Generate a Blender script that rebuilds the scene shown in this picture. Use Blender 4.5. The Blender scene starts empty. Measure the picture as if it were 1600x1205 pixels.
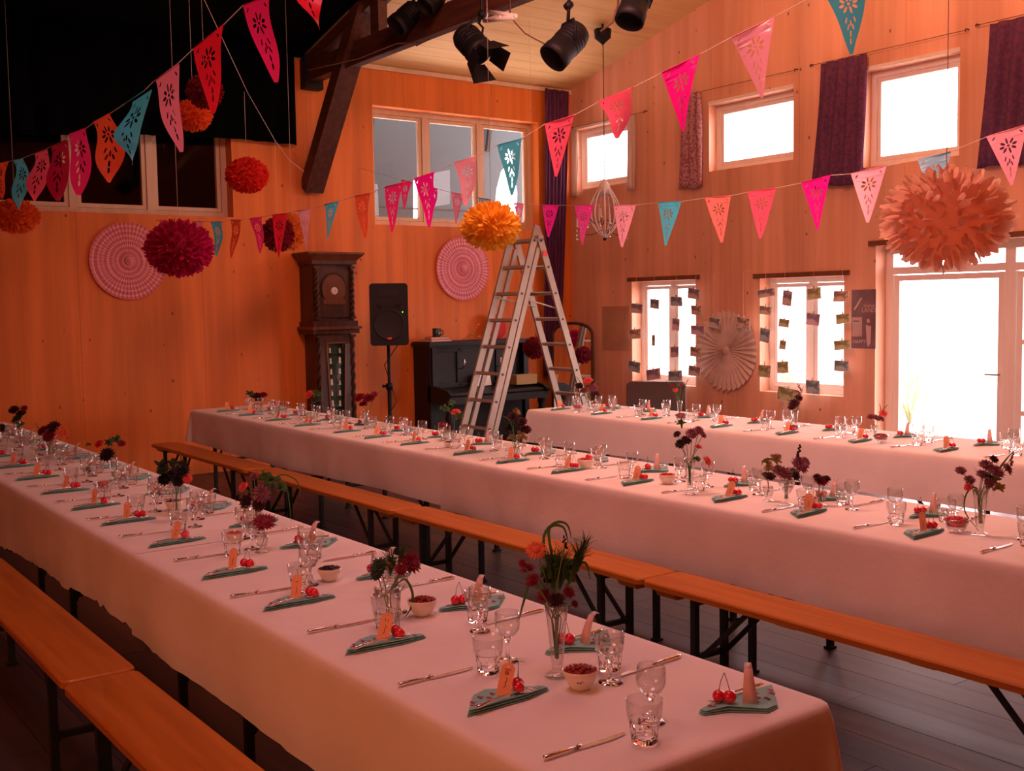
import bpy, bmesh, math, random
from mathutils import Vector, Matrix, noise
R = math.radians; PI = math.pi
random.seed(7)
scene = bpy.context.scene
COL = scene.collection

# ------------------------------------------------------------------ camera
FPX = 1713.58
H = 1.72
yaw, pit, rol = 2.50629518, -.0729952364, -.0165836179
cy_, sy_, cp_, sp_, cr_, sr_ = math.cos(yaw), math.sin(yaw), math.cos(pit), math.sin(pit), math.cos(rol), math.sin(rol)
FWD = Vector((cp_*cy_, cp_*sy_, sp_)); _rt = Vector((sy_, -cy_, 0)); _up = _rt.cross(FWD)
RGT = _rt*cr_ + _up*sr_; UPV = -_rt*sr_ + _up*cr_
CAM = Vector((0, 0, H))
cd = bpy.data.cameras.new('camera'); cam = bpy.data.objects.new('camera', cd); COL.objects.link(cam)
cd.sensor_width = 36; cd.lens = FPX/1600*36; cd.clip_start = .05; cd.clip_end = 200
m = Matrix.Identity(4)
for i in range(3):
    m[i][0] = RGT[i]; m[i][1] = UPV[i]; m[i][2] = -FWD[i]; m[i][3] = CAM[i]
cam.matrix_world = m
scene.camera = cam

# ------------------------------------------------------------------ world, exposure, lights
scene.view_settings.view_transform = 'Standard'
scene.view_settings.look = 'None'
scene.view_settings.exposure = 0.0
scene.view_settings.gamma = 1.0
scene.view_settings.use_curve_mapping = False
w = bpy.data.worlds.new('sky'); scene.world = w; w.use_nodes = True
bg = w.node_tree.nodes['Background']; bg.inputs[0].default_value = (1.0, .74, .77, 1); bg.inputs[1].default_value = 12.5
cyc = scene.cycles
cyc.max_bounces = 16; cyc.diffuse_bounces = 4; cyc.glossy_bounces = 4; cyc.transmission_bounces = 16; cyc.transparent_max_bounces = 24
cyc.sample_clamp_indirect = 8.0; cyc.blur_glossy = .2; cyc.use_adaptive_sampling = True

def area(name, loc, rot, sx, sy, power, color, portal=False, spread=180):
    l = bpy.data.lights.new(name, 'AREA'); l.shape = 'RECTANGLE'; l.size = sx; l.size_y = sy; l.energy = power; l.color = color
    l.spread = R(spread)
    o = bpy.data.objects.new(name, l); COL.objects.link(o); o.location = loc; o.rotation_euler = rot
    if portal: l.cycles.is_portal = True
    return o
# warm red/amber stage wash that hangs under the roof, out of frame, with an added window wall fill
area('stage_wash_front', (-2.6, 1.2, 4.9), (R(5), R(8), 0), 1.8, 1.8, 55, (1, .38, .42))
area('window_wall_fill', (-4.6, 3.6, 5.0), (R(57), 0, R(6)), 1.6, 1.2, 240, (1, .36, .28))  # fill aimed at the window wall, adds the brightness of lens glare
area('stage_wash_side', (-1.6, -1.6, 2.3), (R(70), 0, R(35)), 1.4, 1.0, 34, (1, .29, .10))
area('roof_uplight', (-4.9, 7.0, 4.6), (R(180), R(-25), 0), .8, .8, 66, (1, .60, .28))
# daylight portals in the window openings
for (x0, x1, z0, z1) in ((-11.1, -10.07, 3.22, 3.96), (-8.74, -7.57, 3.2, 3.9), (-6.69, -5.7, 3.02, 3.9),
                         (-10.04, -8.98, .76, 1.96), (-8.0, -6.93, .76, 1.94), (-6.5, -3.5, .03, 2.2)):
    area('daylight_portal', ((x0+x1)/2, 9.34, (z0+z1)/2), (R(-90), 0, 0), x1-x0, z1-z0, 1, (1, 1, 1), portal=True)

# ------------------------------------------------------------------ helpers
def at_d(x, y, d):
    return CAM + (FWD + RGT*((x-800)/FPX) - UPV*((y-602.5)/FPX))*d
def at_z(x, y, z):
    r = FWD*FPX + RGT*(x-800) - UPV*(y-602.5); return CAM + r*((z-H)/r.z)
def at_X(x, y, X):
    r = FWD*FPX + RGT*(x-800) - UPV*(y-602.5); return CAM + r*(X/r.x)
def at_Y(x, y, Y):
    r = FWD*FPX + RGT*(x-800) - UPV*(y-602.5); return CAM + r*(Y/r.y)
def depth(p): return (Vector(p)-CAM).dot(FWD)

class MB:
    def __init__(s): s.v = []; s.f = []; s.sm = []; s.mi = []; s.cur = 0
    def add(s, vs, fs, smooth=False):
        b = len(s.v); s.v += [tuple(p) for p in vs]
        for q in fs: s.f.append([b+i for i in q]); s.sm.append(smooth); s.mi.append(s.cur)
        return s
    def box(s, a, b, M=None):
        x0, y0, z0 = a; x1, y1, z1 = b
        vs = [Vector(p) for p in ((x0,y0,z0),(x1,y0,z0),(x1,y1,z0),(x0,y1,z0),(x0,y0,z1),(x1,y0,z1),(x1,y1,z1),(x0,y1,z1))]
        if M is not None: vs = [M @ p for p in vs]
        return s.add(vs, [(0,3,2,1),(4,5,6,7),(0,1,5,4),(1,2,6,5),(2,3,7,6),(3,0,4,7)])
    def cbox(s, c, d, M=None):
        return s.box([c[i]-d[i]/2 for i in range(3)], [c[i]+d[i]/2 for i in range(3)], M)
    def bar(s, p, q, wd, th, up=(0,0,1)):
        p = Vector(p); q = Vector(q); d = (q-p); L = d.length; d.normalize(); u = Vector(up)
        sd = d.cross(u)
        if sd.length < 1e-4: sd = d.cross(Vector((1,0,0)))
        sd.normalize(); u = sd.cross(d).normalized()
        vs = []
        for e in (p, q):
            for a, b in ((-1,-1),(1,-1),(1,1),(-1,1)): vs.append(e + sd*a*wd/2 + u*b*th/2)
        return s.add(vs, [(0,1,2,3)[::-1],(4,5,6,7),(0,1,5,4),(1,2,6,5),(2,3,7,6),(3,0,4,7)])
    def tube(s, pts, r, n=8, caps=True):
        pts = [Vector(p) for p in pts]; rs = r if isinstance(r, (list, tuple)) else [r]*len(pts)
        vs = []; prev = None
        for i, p in enumerate(pts):
            t = (pts[min(i+1, len(pts)-1)] - pts[max(i-1, 0)])
            if t.length < 1e-9: t = Vector((0,0,1))
            t.normalize()
            if prev is None:
                a = t.orthogonal().normalized()
            else:
                a = prev - t*prev.dot(t)
                a = a.normalized() if a.length > 1e-6 else t.orthogonal().normalized()
            prev = a; b = t.cross(a)
            for k in range(n):
                an = 2*PI*k/n; vs.append(p + (a*math.cos(an) + b*math.sin(an))*rs[i])
        fs = []
        for i in range(len(pts)-1):
            for k in range(n): fs.append((i*n+k, i*n+(k+1)%n, (i+1)*n+(k+1)%n, (i+1)*n+k))
        s.add(vs, fs, True)
        if caps:
            b = len(s.v)-len(vs)
            s.f.append([b+k for k in range(n)][::-1]); s.sm.append(False); s.mi.append(s.cur)
            s.f.append([b+(len(pts)-1)*n+k for k in range(n)]); s.sm.append(False); s.mi.append(s.cur)
        return s
    def lathe(s, prof, n=24, c=(0,0,0), mod=None, M=None, close=False):
        vs = []; c = Vector(c)
        for (r, z) in prof:
            for k in range(n):
                a = 2*PI*k/n; rr = r*(mod(a, z) if mod else 1)
                p = Vector((rr*math.cos(a), rr*math.sin(a), z))
                if M is not None: p = M @ p
                vs.append(p+c)
        fs = []
        m_ = len(prof)
        for i in range(m_-1 if not close else m_):
            j = (i+1) % m_
            for k in range(n): fs.append((i*n+k, i*n+(k+1)%n, j*n+(k+1)%n, j*n+k))
        s.add(vs, fs, True)
        return s
    def sphere(s, c, r, n=10, m_=7, sc=(1,1,1)):
        prof = []
        for i in range(m_+1):
            t = -PI/2 + PI*i/m_; prof.append((max(math.cos(t), .001)*r, math.sin(t)*r))
        b = len(s.v); s.lathe(prof, n)
        for i in range(b, len(s.v)):
            p = s.v[i]; s.v[i] = (p[0]*sc[0]+c[0], p[1]*sc[1]+c[1], p[2]*sc[2]+c[2])
        return s
    def prism(s, poly, a, b, axis='z'):
        n = len(poly)
        def P(u, v_, t):
            return {'z': (u, v_, t), 'x': (t, u, v_), 'y': (u, t, v_)}[axis]
        vs = [P(u, v_, a) for u, v_ in poly] + [P(u, v_, b) for u, v_ in poly]
        fs = [tuple(range(n))[::-1], tuple(range(n, 2*n))] + [(i, (i+1) % n, n+(i+1) % n, n+i) for i in range(n)]
        return s.add(vs, fs)
    def build(s, name, mats, parent=None, loc=None, fix=True):
        me = bpy.data.meshes.new(name); me.from_pydata(s.v, [], s.f)
        if not isinstance(mats, (list, tuple)): mats = [mats]
        for mt in mats: me.materials.append(mt)
        me.polygons.foreach_set('use_smooth', s.sm); me.polygons.foreach_set('material_index', s.mi)
        if fix:
            bm = bmesh.new(); bm.from_mesh(me); bmesh.ops.recalc_face_normals(bm, faces=bm.faces); bm.to_mesh(me); bm.free()
        me.update()
        o = bpy.data.objects.new(name, me); COL.objects.link(o)
        if parent: o.parent = parent
        if loc: o.location = loc
        return o

def tag(o, label=None, cat=None, group=None, kind=None):
    if label: o['label'] = label
    if cat: o['category'] = cat
    if group: o['group'] = group
    if kind: o['kind'] = kind
    return o
def thing(name, label, cat, loc=(0,0,0), rz=0, group=None, rot=None):
    o = bpy.data.objects.new(name, None); COL.objects.link(o); o.location = loc
    o.rotation_euler = rot if rot else (0, 0, rz); o.empty_display_size = .05
    return tag(o, label, cat, group)
def struct(name, loc=(0,0,0)):
    o = bpy.data.objects.new(name, None); COL.objects.link(o); o.location = loc; o['kind'] = 'structure'; return o
def dup(root, loc=None, rot=None, label=None, group=None):
    r = root.copy(); COL.objects.link(r)
    if loc is not None: r.location = loc
    if rot is not None: r.rotation_euler = rot if isinstance(rot, (tuple, list, Vector)) else (0, 0, rot)
    if label: r['label'] = label
    if group: r['group'] = group
    for ch in list(root.children):
        c = ch.copy(); COL.objects.link(c); c.parent = r
        for g in list(ch.children):
            d = g.copy(); COL.objects.link(d); d.parent = c
    return r

def fill2d(loops, th=0.0):
    """flat polygon with holes -> (verts, faces) through a filled 2D curve"""
    cu = bpy.data.curves.new('tmp', 'CURVE'); cu.dimensions = '2D'; cu.fill_mode = 'BOTH' if th else 'FRONT'
    cu.extrude = th
    for lp in loops:
        sp = cu.splines.new('POLY'); sp.points.add(len(lp)-1); sp.use_cyclic_u = True
        for i, (x, y) in enumerate(lp): sp.points[i].co = (x, y, 0, 1)
    ob = bpy.data.objects.new('tmp', cu); COL.objects.link(ob)
    dg = bpy.context.evaluated_depsgraph_get(); me = bpy.data.meshes.new_from_object(ob.evaluated_get(dg))
    vs = [v.co.copy() for v in me.vertices]; fs = [tuple(p.vertices) for p in me.polygons]
    bpy.data.objects.remove(ob); bpy.data.curves.remove(cu); bpy.data.meshes.remove(me)
    return vs, fs
def text_mesh(t, size):
    cu = bpy.data.curves.new('tmp', 'FONT'); cu.body = t; cu.size = size; cu.extrude = .0006; cu.align_x = 'CENTER'
    ob = bpy.data.objects.new('tmp', cu); COL.objects.link(ob)
    dg = bpy.context.evaluated_depsgraph_get(); me = bpy.data.meshes.new_from_object(ob.evaluated_get(dg))
    vs = [v.co.copy() for v in me.vertices]; fs = [tuple(p.vertices) for p in me.polygons]
    bpy.data.objects.remove(ob); bpy.data.curves.remove(cu); bpy.data.meshes.remove(me)
    return vs, fs

# ------------------------------------------------------------------ materials
MATS = {}
def mat(name, col, rough=.6, metal=0, spec=.5, col2=None, scale=(6,6,6), detail=4, bump=0, bscale=None, trans=0, coat=0, emit=None, sheen=0, nlo=.35, nhi=.65):
    if name in MATS: return MATS[name]
    mt = bpy.data.materials.new(name); mt.use_nodes = True; nt = mt.node_tree; N = nt.nodes; L = nt.links
    b = N['Principled BSDF']; b.inputs['Base Color'].default_value = (*col, 1); b.inputs['Roughness'].default_value = rough
    b.inputs['Metallic'].default_value = metal; b.inputs['Specular IOR Level'].default_value = spec
    if coat: b.inputs['Coat Weight'].default_value = coat
    if sheen: b.inputs['Sheen Weight'].default_value = sheen
    if emit: b.inputs['Emission Color'].default_value = (*emit[0], 1); b.inputs['Emission Strength'].default_value = emit[1]
    tc = N.new('ShaderNodeTexCoord')
    if col2 is not None:
        mp = N.new('ShaderNodeMapping'); mp.inputs['Scale'].default_value = scale; L.new(tc.outputs['Object'], mp.inputs[0])
        nz = N.new('ShaderNodeTexNoise'); nz.inputs['Scale'].default_value = 1; nz.inputs['Detail'].default_value = detail
        L.new(mp.outputs[0], nz.inputs[0])
        cr = N.new('ShaderNodeValToRGB'); cr.color_ramp.elements[0].position = nlo; cr.color_ramp.elements[1].position = nhi
        cr.color_ramp.elements[0].color = (*col, 1); cr.color_ramp.elements[1].color = (*col2, 1)
        L.new(nz.outputs['Fac'], cr.inputs[0]); L.new(cr.outputs[0], b.inputs['Base Color'])
        mt['cr'] = cr.name
    if bump:
        mp2 = N.new('ShaderNodeMapping'); mp2.inputs['Scale'].default_value = bscale or scale; L.new(tc.outputs['Object'], mp2.inputs[0])
        n2 = N.new('ShaderNodeTexNoise'); n2.inputs['Scale'].default_value = 1; n2.inputs['Detail'].default_value = 5; L.new(mp2.outputs[0], n2.inputs[0])
        bp = N.new('ShaderNodeBump'); bp.inputs['Strength'].default_value = bump; bp.inputs['Distance'].default_value = .01
        L.new(n2.outputs['Fac'], bp.inputs['Height']); L.new(bp.outputs[0], b.inputs['Normal'])
    if trans:
        out = N['Material Output']; tr = N.new('ShaderNodeBsdfTranslucent'); mx = N.new('ShaderNodeMixShader'); mx.inputs[0].default_value = trans
        if col2 is not None: L.new(N[mt['cr']].outputs[0], tr.inputs[0])
        else: tr.inputs[0].default_value = (*col, 1)
        L.new(b.outputs[0], mx.inputs[1]); L.new(tr.outputs[0], mx.inputs[2]); L.new(mx.outputs[0], out.inputs[0])
    MATS[name] = mt; return mt

def wall_wood(name, c1, c2, knot, grain_axis='z', rough=.55):
    """spruce board face: fine grain along one axis, scattered small knots"""
    mt = mat(name, c1, rough, col2=c2, scale=(9, 9, .5) if grain_axis == 'z' else (.5, 9, 9), detail=6)
    N = mt.node_tree.nodes; L = mt.node_tree.links; b = N['Principled BSDF']; cr = N[mt['cr']]; tc = [n for n in N if n.type == 'TEX_COORD'][0]
    # broad vertical tone bands
    mp = N.new('ShaderNodeMapping'); mp.inputs['Scale'].default_value = (3.1, 3.1, .12) if grain_axis == 'z' else (.12, 3.1, 3.1); L.new(tc.outputs['Object'], mp.inputs[0])
    nz = N.new('ShaderNodeTexNoise'); nz.inputs['Scale'].default_value = 1; nz.inputs['Detail'].default_value = 3; L.new(mp.outputs[0], nz.inputs[0])
    mr = N.new('ShaderNodeMapRange'); mr.inputs[1].default_value = .3; mr.inputs[2].default_value = .7; mr.inputs[3].default_value = .82; mr.inputs[4].default_value = 1.08
    L.new(nz.outputs['Fac'], mr.inputs[0])
    mu = N.new('ShaderNodeMix'); mu.data_type = 'RGBA'; mu.blend_type = 'MULTIPLY'; mu.inputs[0].default_value = 1
    L.new(cr.outputs[0], mu.inputs[6]); L.new(mr.outputs[0], mu.inputs[7])
    # knots
    mp3 = N.new('ShaderNodeMapping'); mp3.inputs['Scale'].default_value = (7.5, 7.5, 5.0); L.new(tc.outputs['Object'], mp3.inputs[0])
    vo = N.new('ShaderNodeTexVoronoi'); vo.inputs['Scale'].default_value = 1; L.new(mp3.outputs[0], vo.inputs[0])
    sub = N.new('ShaderNodeMapRange'); sub.inputs[1].default_value = .05; sub.inputs[2].default_value = .12; sub.inputs[3].default_value = 1; sub.inputs[4].default_value = 0
    L.new(vo.outputs['Distance'], sub.inputs[0])
    mk = N.new('ShaderNodeMath'); mk.operation = 'MULTIPLY'; L.new(sub.outputs[0], mk.inputs[0])
    gt = N.new('ShaderNodeMath'); gt.operation = 'GREATER_THAN'; gt.inputs[1].default_value = .55
    sx = N.new('ShaderNodeSeparateColor'); L.new(vo.outputs['Color'], sx.inputs[0]); L.new(sx.outputs[0], gt.inputs[0]); L.new(gt.outputs[0], mk.inputs[1])
    m2 = N.new('ShaderNodeMix'); m2.data_type = 'RGBA'; L.new(mk.outputs[0], m2.inputs[0]); L.new(mu.outputs[2], m2.inputs[6]); m2.inputs[7].default_value = (*knot, 1)
    L.new(m2.outputs[2], b.inputs['Base Color'])
    return mt

def thin_glass(name, tint=(1,1,1), refl=.08, rough=.0, pw_=5.0):
    mt = bpy.data.materials.new(name); mt.use_nodes = True; N = mt.node_tree.nodes; L = mt.node_tree.links; N.clear()
    out = N.new('ShaderNodeOutputMaterial'); t = N.new('ShaderNodeBsdfTransparent'); t.inputs[0].default_value = (*tint, 1)
    g = N.new('ShaderNodeBsdfGlossy'); g.inputs['Roughness'].default_value = rough
    lw = N.new('ShaderNodeLayerWeight'); pw = N.new('ShaderNodeMath'); pw.operation = 'POWER'; pw.inputs[1].default_value = pw_; L.new(lw.outputs['Facing'], pw.inputs[0])
    ma = N.new('ShaderNodeMath'); ma.operation = 'MULTIPLY_ADD'; ma.inputs[1].default_value = .9; ma.inputs[2].default_value = refl/2; L.new(pw.outputs[0], ma.inputs[0])
    mx = N.new('ShaderNodeMixShader'); L.new(ma.outputs[0], mx.inputs[0]); L.new(t.outputs[0], mx.inputs[1]); L.new(g.outputs[0], mx.inputs[2]); L.new(mx.outputs[0], out.inputs[0])
    MATS[name] = mt; return mt
def real_glass(name, col=(1,1,1), rough=.0, ior=1.45):
    mt = bpy.data.materials.new(name); mt.use_nodes = True; N = mt.node_tree.nodes
    b = N['Principled BSDF']; b.inputs['Base Color'].default_value = (*col, 1); b.inputs['Roughness'].default_value = rough
    b.inputs['Transmission Weight'].default_value = 1; b.inputs['IOR'].default_value = ior
    MATS[name] = mt; return mt

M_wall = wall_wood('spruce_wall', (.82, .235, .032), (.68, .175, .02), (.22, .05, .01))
M_wallr = wall_wood('spruce_wall_glare_tint', (.84, .46, .30), (.74, .37, .22), (.25, .11, .05))  # same spruce, colour lifted and pinker to carry the lens glare
M_reveal = wall_wood('spruce_reveal', (.86, .60, .32), (.78, .52, .25), (.4, .2, .08))
M_ceil = mat('ceiling_board', (.88, .64, .28), .6, col2=(.80, .56, .23), scale=(10, .6, 2))
M_frame = mat('window_wood', (.78, .62, .44), .5, col2=(.70, .54, .36), scale=(12, 12, 1))
M_framew = mat('window_wood_pale', (.85, .78, .70), .5, col2=(.8, .72, .63), scale=(12, 12, 1))
M_beam = mat('dark_stained_beam', (.10, .035, .018), .6, col2=(.055, .018, .01), scale=(2, 20, 20), bump=.2)
M_floor = mat('floor_plank', (.085, .062, .062), .40, col2=(.05, .037, .04), scale=(1.2, 14, 4), spec=.5, bump=.12)
M_floor2 = mat('floor_plank_pale', (.105, .078, .078), .38, col2=(.065, .05, .052), scale=(1.2, 14, 4), spec=.5, bump=.12)
M_black = mat('blackout_fabric', (.002, .002, .003), .95, spec=.05)
M_cloth = mat('white_table_cloth', (.86, .83, .80), .85, col2=(.80, .77, .74), scale=(3, 3, 3), spec=.15, bump=.25, bscale=(14, 14, 14))
M_bench = mat('varnished_bench', (.54, .19, .025), .42, col2=(.42, .13, .012), scale=(1.4, 22, 8), spec=.45, coat=.15)
M_benchleg = mat('green_black_steel', (.018, .03, .03), .45, metal=.3)
M_silver = mat('silver_cutlery', (.80, .77, .74), .18, metal=1)
M_alu = mat('aluminium', (.40, .35, .28), .5, metal=.35, col2=(.34, .29, .23), scale=(8, 8, 2))
M_aluhole = mat('rung_end', (.03, .03, .03), .6)
M_glass = real_glass('clear_glass') if 0 else thin_glass('clear_glass', tint=(.97, .975, .97), refl=.14, pw_=2.4)
M_glassr = real_glass('solid_glass')
M_pane = thin_glass('window_pane', refl=.03)
M_ink = mat('ink', (.10, .03, .02), .7)
M_tag = mat('orange_card', (.95, .42, .22), .8)
M_tagp = mat('pink_card', (.85, .58, .50), .8, trans=.25)
M_napkin = mat('teal_paper_napkin', (.25, .56, .52), .9)
M_cherryprint = mat('cherry_print', (.45, .06, .10), .9)
M_cherry = mat('red_cherry', (.70, .012, .035), .25, coat=.5)
M_stem = mat('green_stem', (.13, .22, .05), .6)
M_bowl = mat('cream_ceramic', (.85, .76, .62), .3, coat=.3)
M_berry = mat('red_berries', (.22, .012, .012), .5, col2=(.35, .03, .02), scale=(90, 90, 90))
M_berryb = mat('bright_red_berries', (.65, .03, .03), .5, col2=(.45, .02, .02), scale=(90, 90, 90))
M_berryd = mat('dark_berries', (.03, .01, .012), .5)
M_dark = mat('matt_black_metal', (.006, .006, .008), .6, spec=.25)
M_blackp = mat('black_plastic', (.013, .013, .015), .55, spec=.3)
M_grille = mat('speaker_grille', (.010, .010, .012), .7)
M_clock = mat('dark_oak', (.085, .032, .014), .5, col2=(.045, .016, .008), scale=(16, 16, 2), bump=.25, coat=.1)
M_clockp = mat('clock_panel_oak', (.19, .065, .022), .5, col2=(.13, .045, .016), scale=(14, 14, 2))
M_piano = mat('black_green_lacquer', (.007, .008, .008), .5, spec=.35)
M_purple = mat('purple_curtain', (.13, .03, .10), .9, col2=(.08, .02, .07), scale=(25, 25, 6), trans=.12)
M_purple2 = mat('purple_patterned_curtain', (.20, .055, .13), .9, col2=(.10, .04, .12), scale=(30, 30, 30), trans=.2)
M_pinkcur = mat('pink_flowered_curtain', (.62, .35, .36), .9, col2=(.36, .12, .18), scale=(38, 38, 38), trans=.25, nlo=.45, nhi=.6)
M_palecur = mat('pale_curtain', (.80, .66, .58), .9, trans=.3)
M_string = mat('white_thread', (.75, .68, .62), .8)
M_strd = mat('brown_wire', (.12, .06, .04), .7)
M_white = mat('white_paint', (.85, .82, .78), .4)
M_mirror = mat('mirror_glass', (.9, .9, .9), .02, metal=1)
M_poster = mat('dark_poster', (.15, .09, .10), .6, col2=(.22, .13, .14), scale=(6, 6, 6))
M_posterp = mat('faded_poster', (.52, .30, .17), .7, col2=(.44, .25, .15), scale=(5, 5, 5))
M_outgrey = mat('grey_roof_sheet', (.032, .052, .058), .7)
M_outdark = mat('dark_outside_surface', (.02, .016, .014), .8)
M_ground = mat('pale_gravel', (.5, .48, .44), .9, col2=(.4, .38, .35), scale=(8, 8, 8))
M_leaf = mat('leaf_green', (.07, .16, .045), .6, trans=.25)
M_leafd = mat('leaf_dark_green', (.022, .05, .02), .6)
M_straw = mat('dry_grass', (.30, .22, .07), .7)
FILM = {}
def film(key, c, tr=.35):
    FILM[key] = mat('film_'+key, c, .32, spec=.5, trans=tr)
film('turquoise', (.08, .62, .80)); film('orange', (.95, .13, .05)); film('red', (.88, .02, .05)); film('hotpink', (.95, .03, .22))
film('magenta', (.97, .01, .36)); film('pink', (.95, .30, .45)); film('pale', (.97, .44, .55)); film('coral', (.95, .26, .22)); film('crimson', (.50, .01, .06))
film('rose', (.90, .12, .22)); film('blue', (.28, .62, .82))
def petal_mat(n, c, c2, tr=.3): return mat('petal_'+n, c, .65, col2=c2, scale=(40, 40, 40), trans=tr)
PET = {
 'red': petal_mat('red', (.65, .02, .03), (.5, .01, .02)), 'dark': petal_mat('dark', (.07, .008, .015), (.04, .004, .01)),
 'crimson': petal_mat('crimson', (.28, .008, .03), (.2, .005, .02)), 'orange': petal_mat('orange', (.85, .2, .06), (.7, .13, .04)),
 'black': petal_mat('black', (.012, .008, .008), (.02, .01, .01)), 'mauve': petal_mat('mauve', (.32, .10, .14), (.22, .07, .1)),
 'coral': petal_mat('coral', (.85, .14, .12), (.75, .1, .08)), 'green': M_leaf, 'dgreen': M_leafd, 'straw': M_straw,
 'white': petal_mat('white', (.7, .6, .5), (.6, .5, .4))}

# ------------------------------------------------------------------ room shell
XB, YR = -11.2, 9.27                      # back wall and window-side wall
XE, YL = 3.0, -3.0
def zc(X): return 4.51 + .237*(X-XB) if X < -3 else 4.51 + .237*(-3-XB) - .237*(X+3)

floor = struct('floor')
MB().box((XB-.3, YL-.3, -.2), (XE+.3, YR+.3, -.006)).build('subfloor', M_floor, floor)
rnd = random.Random(3)
y = -.6; row = 0
while y < YR-.01:
    y1 = min(y+.2, YR); x = XB - rnd.random()*2.4
    while x < XE:
        x1 = x + 3.4; a, b = max(x, XB), min(x1, XE)
        if b-a > .02:
            dz = rnd.random()*.0012
            MB().box((a+.0015, y+.0015, -.006), (b-.0015, y1-.0015, dz)).build('plank', M_floor if rnd.random() < .55 else M_floor2, floor)
        x = x1
    y = y1; row += 1

def panel_wall(name, axis, c0, c1, u0, u1, ztop, openings, breaks, material, zbot=0):
    root = struct(name)
    bs = [u0] + [b for b in breaks if u0 < b < u1] + [u1]
    for a, b in zip(bs[:-1], bs[1:]):
        mb = MB(); a_, b_ = a+.0012, b-.0012
        cuts = sorted({a_, b_} | {u for o in openings for u in o[:2] if a_ < u < b_})
        for p, q in zip(cuts[:-1], cuts[1:]):
            mid = (p+q)/2
            ops = sorted([(o[2], o[3]) for o in openings if o[0] <= mid <= o[1]])
            z = zbot; spans = []
            for lo, hi in ops:
                if lo > z: spans.append((z, lo, z, lo))
                z = hi
            spans.append((z, ztop(p), z, ztop(q)))
            for zl, tl, zr, tr in spans:
                mb.prism([(p, zl), (q, zr), (q, tr), (p, tl)], c0, c1, axis)
        mb.build('panel', material, root)
    return root

OPR = [(-11.12, -10.05, 3.2, 3.975), (-8.75, -7.56, 3.19, 3.93), (-6.70, -5.68, 3.01, 3.94),
       (-10.05, -8.97, .74, 1.985), (-8.01, -6.92, .74, 1.965), (-6.55, -3.4, 0, 2.24)]
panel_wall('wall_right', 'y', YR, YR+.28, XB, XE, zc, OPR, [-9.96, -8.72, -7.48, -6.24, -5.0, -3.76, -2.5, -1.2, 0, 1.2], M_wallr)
OPB = [(.6, 4.62, 2.70, 4.3), (6.33, 8.74, 2.68, 4.04)]
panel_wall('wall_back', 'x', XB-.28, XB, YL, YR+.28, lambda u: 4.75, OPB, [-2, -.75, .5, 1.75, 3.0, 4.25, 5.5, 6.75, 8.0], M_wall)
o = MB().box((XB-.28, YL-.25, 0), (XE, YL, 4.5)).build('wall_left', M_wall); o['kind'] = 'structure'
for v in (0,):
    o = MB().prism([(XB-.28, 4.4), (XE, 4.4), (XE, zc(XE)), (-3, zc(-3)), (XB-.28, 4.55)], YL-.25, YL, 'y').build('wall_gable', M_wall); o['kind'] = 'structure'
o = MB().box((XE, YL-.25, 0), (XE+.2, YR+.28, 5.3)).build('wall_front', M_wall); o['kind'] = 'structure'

ceiling = struct('ceiling')
mb = MB(); mb.prism([(XB-.3, zc(XB)-.05), (-3, zc(-3)+.02), (XE+.2, zc(XE)+.02), (XE+.2, zc(XE)+.3), (-3, zc(-3)+.3), (XB-.3, zc(XB)+.25)], YL-.25, YR+.28, 'y')
mb.build('roof_deck', M_ceil, ceiling)
bw = .19; x = XB
while x < -4.6:
    a, b = x+.003, x+bw-.003
    mb = MB(); mb.prism([(a, zc(a)-.014), (b, zc(b)-.014), (b, zc(b)+.03), (a, zc(a)+.03)], 5.0, YR, 'y'); mb.build('ceiling_board', M_ceil, ceiling)
    x += bw
# trims where roof meets the walls
o = MB().box((XB, 5.3, 4.44), (XB+.03, YR, 4.49)).build('trim_1', M_frame); o['kind'] = 'structure'

def window(name, axis, c, u0, u1, z0, z1, mulls=(), fw=.06, sash=.045, dep=.07, rails=(), mt=None, inward=1):
    """frame + sashes + panes; c = room-side face, set back into the wall"""
    root = struct(name); mt = mt or M_frame
    def B(mb, a, b, lo, hi, d0, d1):
        if axis == 'y': mb.box((a, c+d0, lo), (b, c+d1, hi))
        else: mb.box((c-d1, a, lo), (c-d0, b, hi))
    mb = MB(); B(mb, u0, u0+fw, z0, z1, 0, dep); B(mb, u1-fw, u1, z0, z1, 0, dep); B(mb, u0+fw, u1-fw, z0, z0+fw, 0, dep); B(mb, u0+fw, u1-fw, z1-fw, z1, 0, dep)
    mb.build('window_frame', mt, root)
    for m_ in mulls:
        mb = MB(); B(mb, m_-fw*.6, m_+fw*.6, z0+fw, z1-fw, 0, dep); mb.build('mullion', mt, root)
    ed = [u0+fw] + [e for m_ in mulls for e in (m_-fw*.6, m_+fw*.6)] + [u1-fw]
    for a, b in zip(ed[::2], ed[1::2]):
        mb = MB(); g = .004
        B(mb, a+g, a+sash, z0+fw+g, z1-fw-g, .012, dep-.01); B(mb, b-sash, b-g, z0+fw+g, z1-fw-g, .012, dep-.01)
        B(mb, a+sash, b-sash, z0+fw+g, z0+fw+sash, .012, dep-.01); B(mb, a+sash, b-sash, z1-fw-sash, z1-fw-g, .012, dep-.01)
        for rz_ in rails: B(mb, a+sash, b-sash, rz_-.03, rz_+.03, .012, dep-.01)
        s = mb.build('sash', mt, root)
        mb = MB(); B(mb, a+sash, b-sash, z0+fw+sash, z1-fw-sash, .034, .038); mb.build('pane', M_pane, s)
    return root
w1 = window('window_1', 'x', XB-.16, 6.33, 8.74, 2.68, 4.04, (7.13, 7.93), mt=M_frame)
w2 = window('window_2', 'x', XB-.16, .6, 4.62, 2.70, 4.3, (1.5, 2.27, 3.03, 3.80), mt=M_frame)
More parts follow.
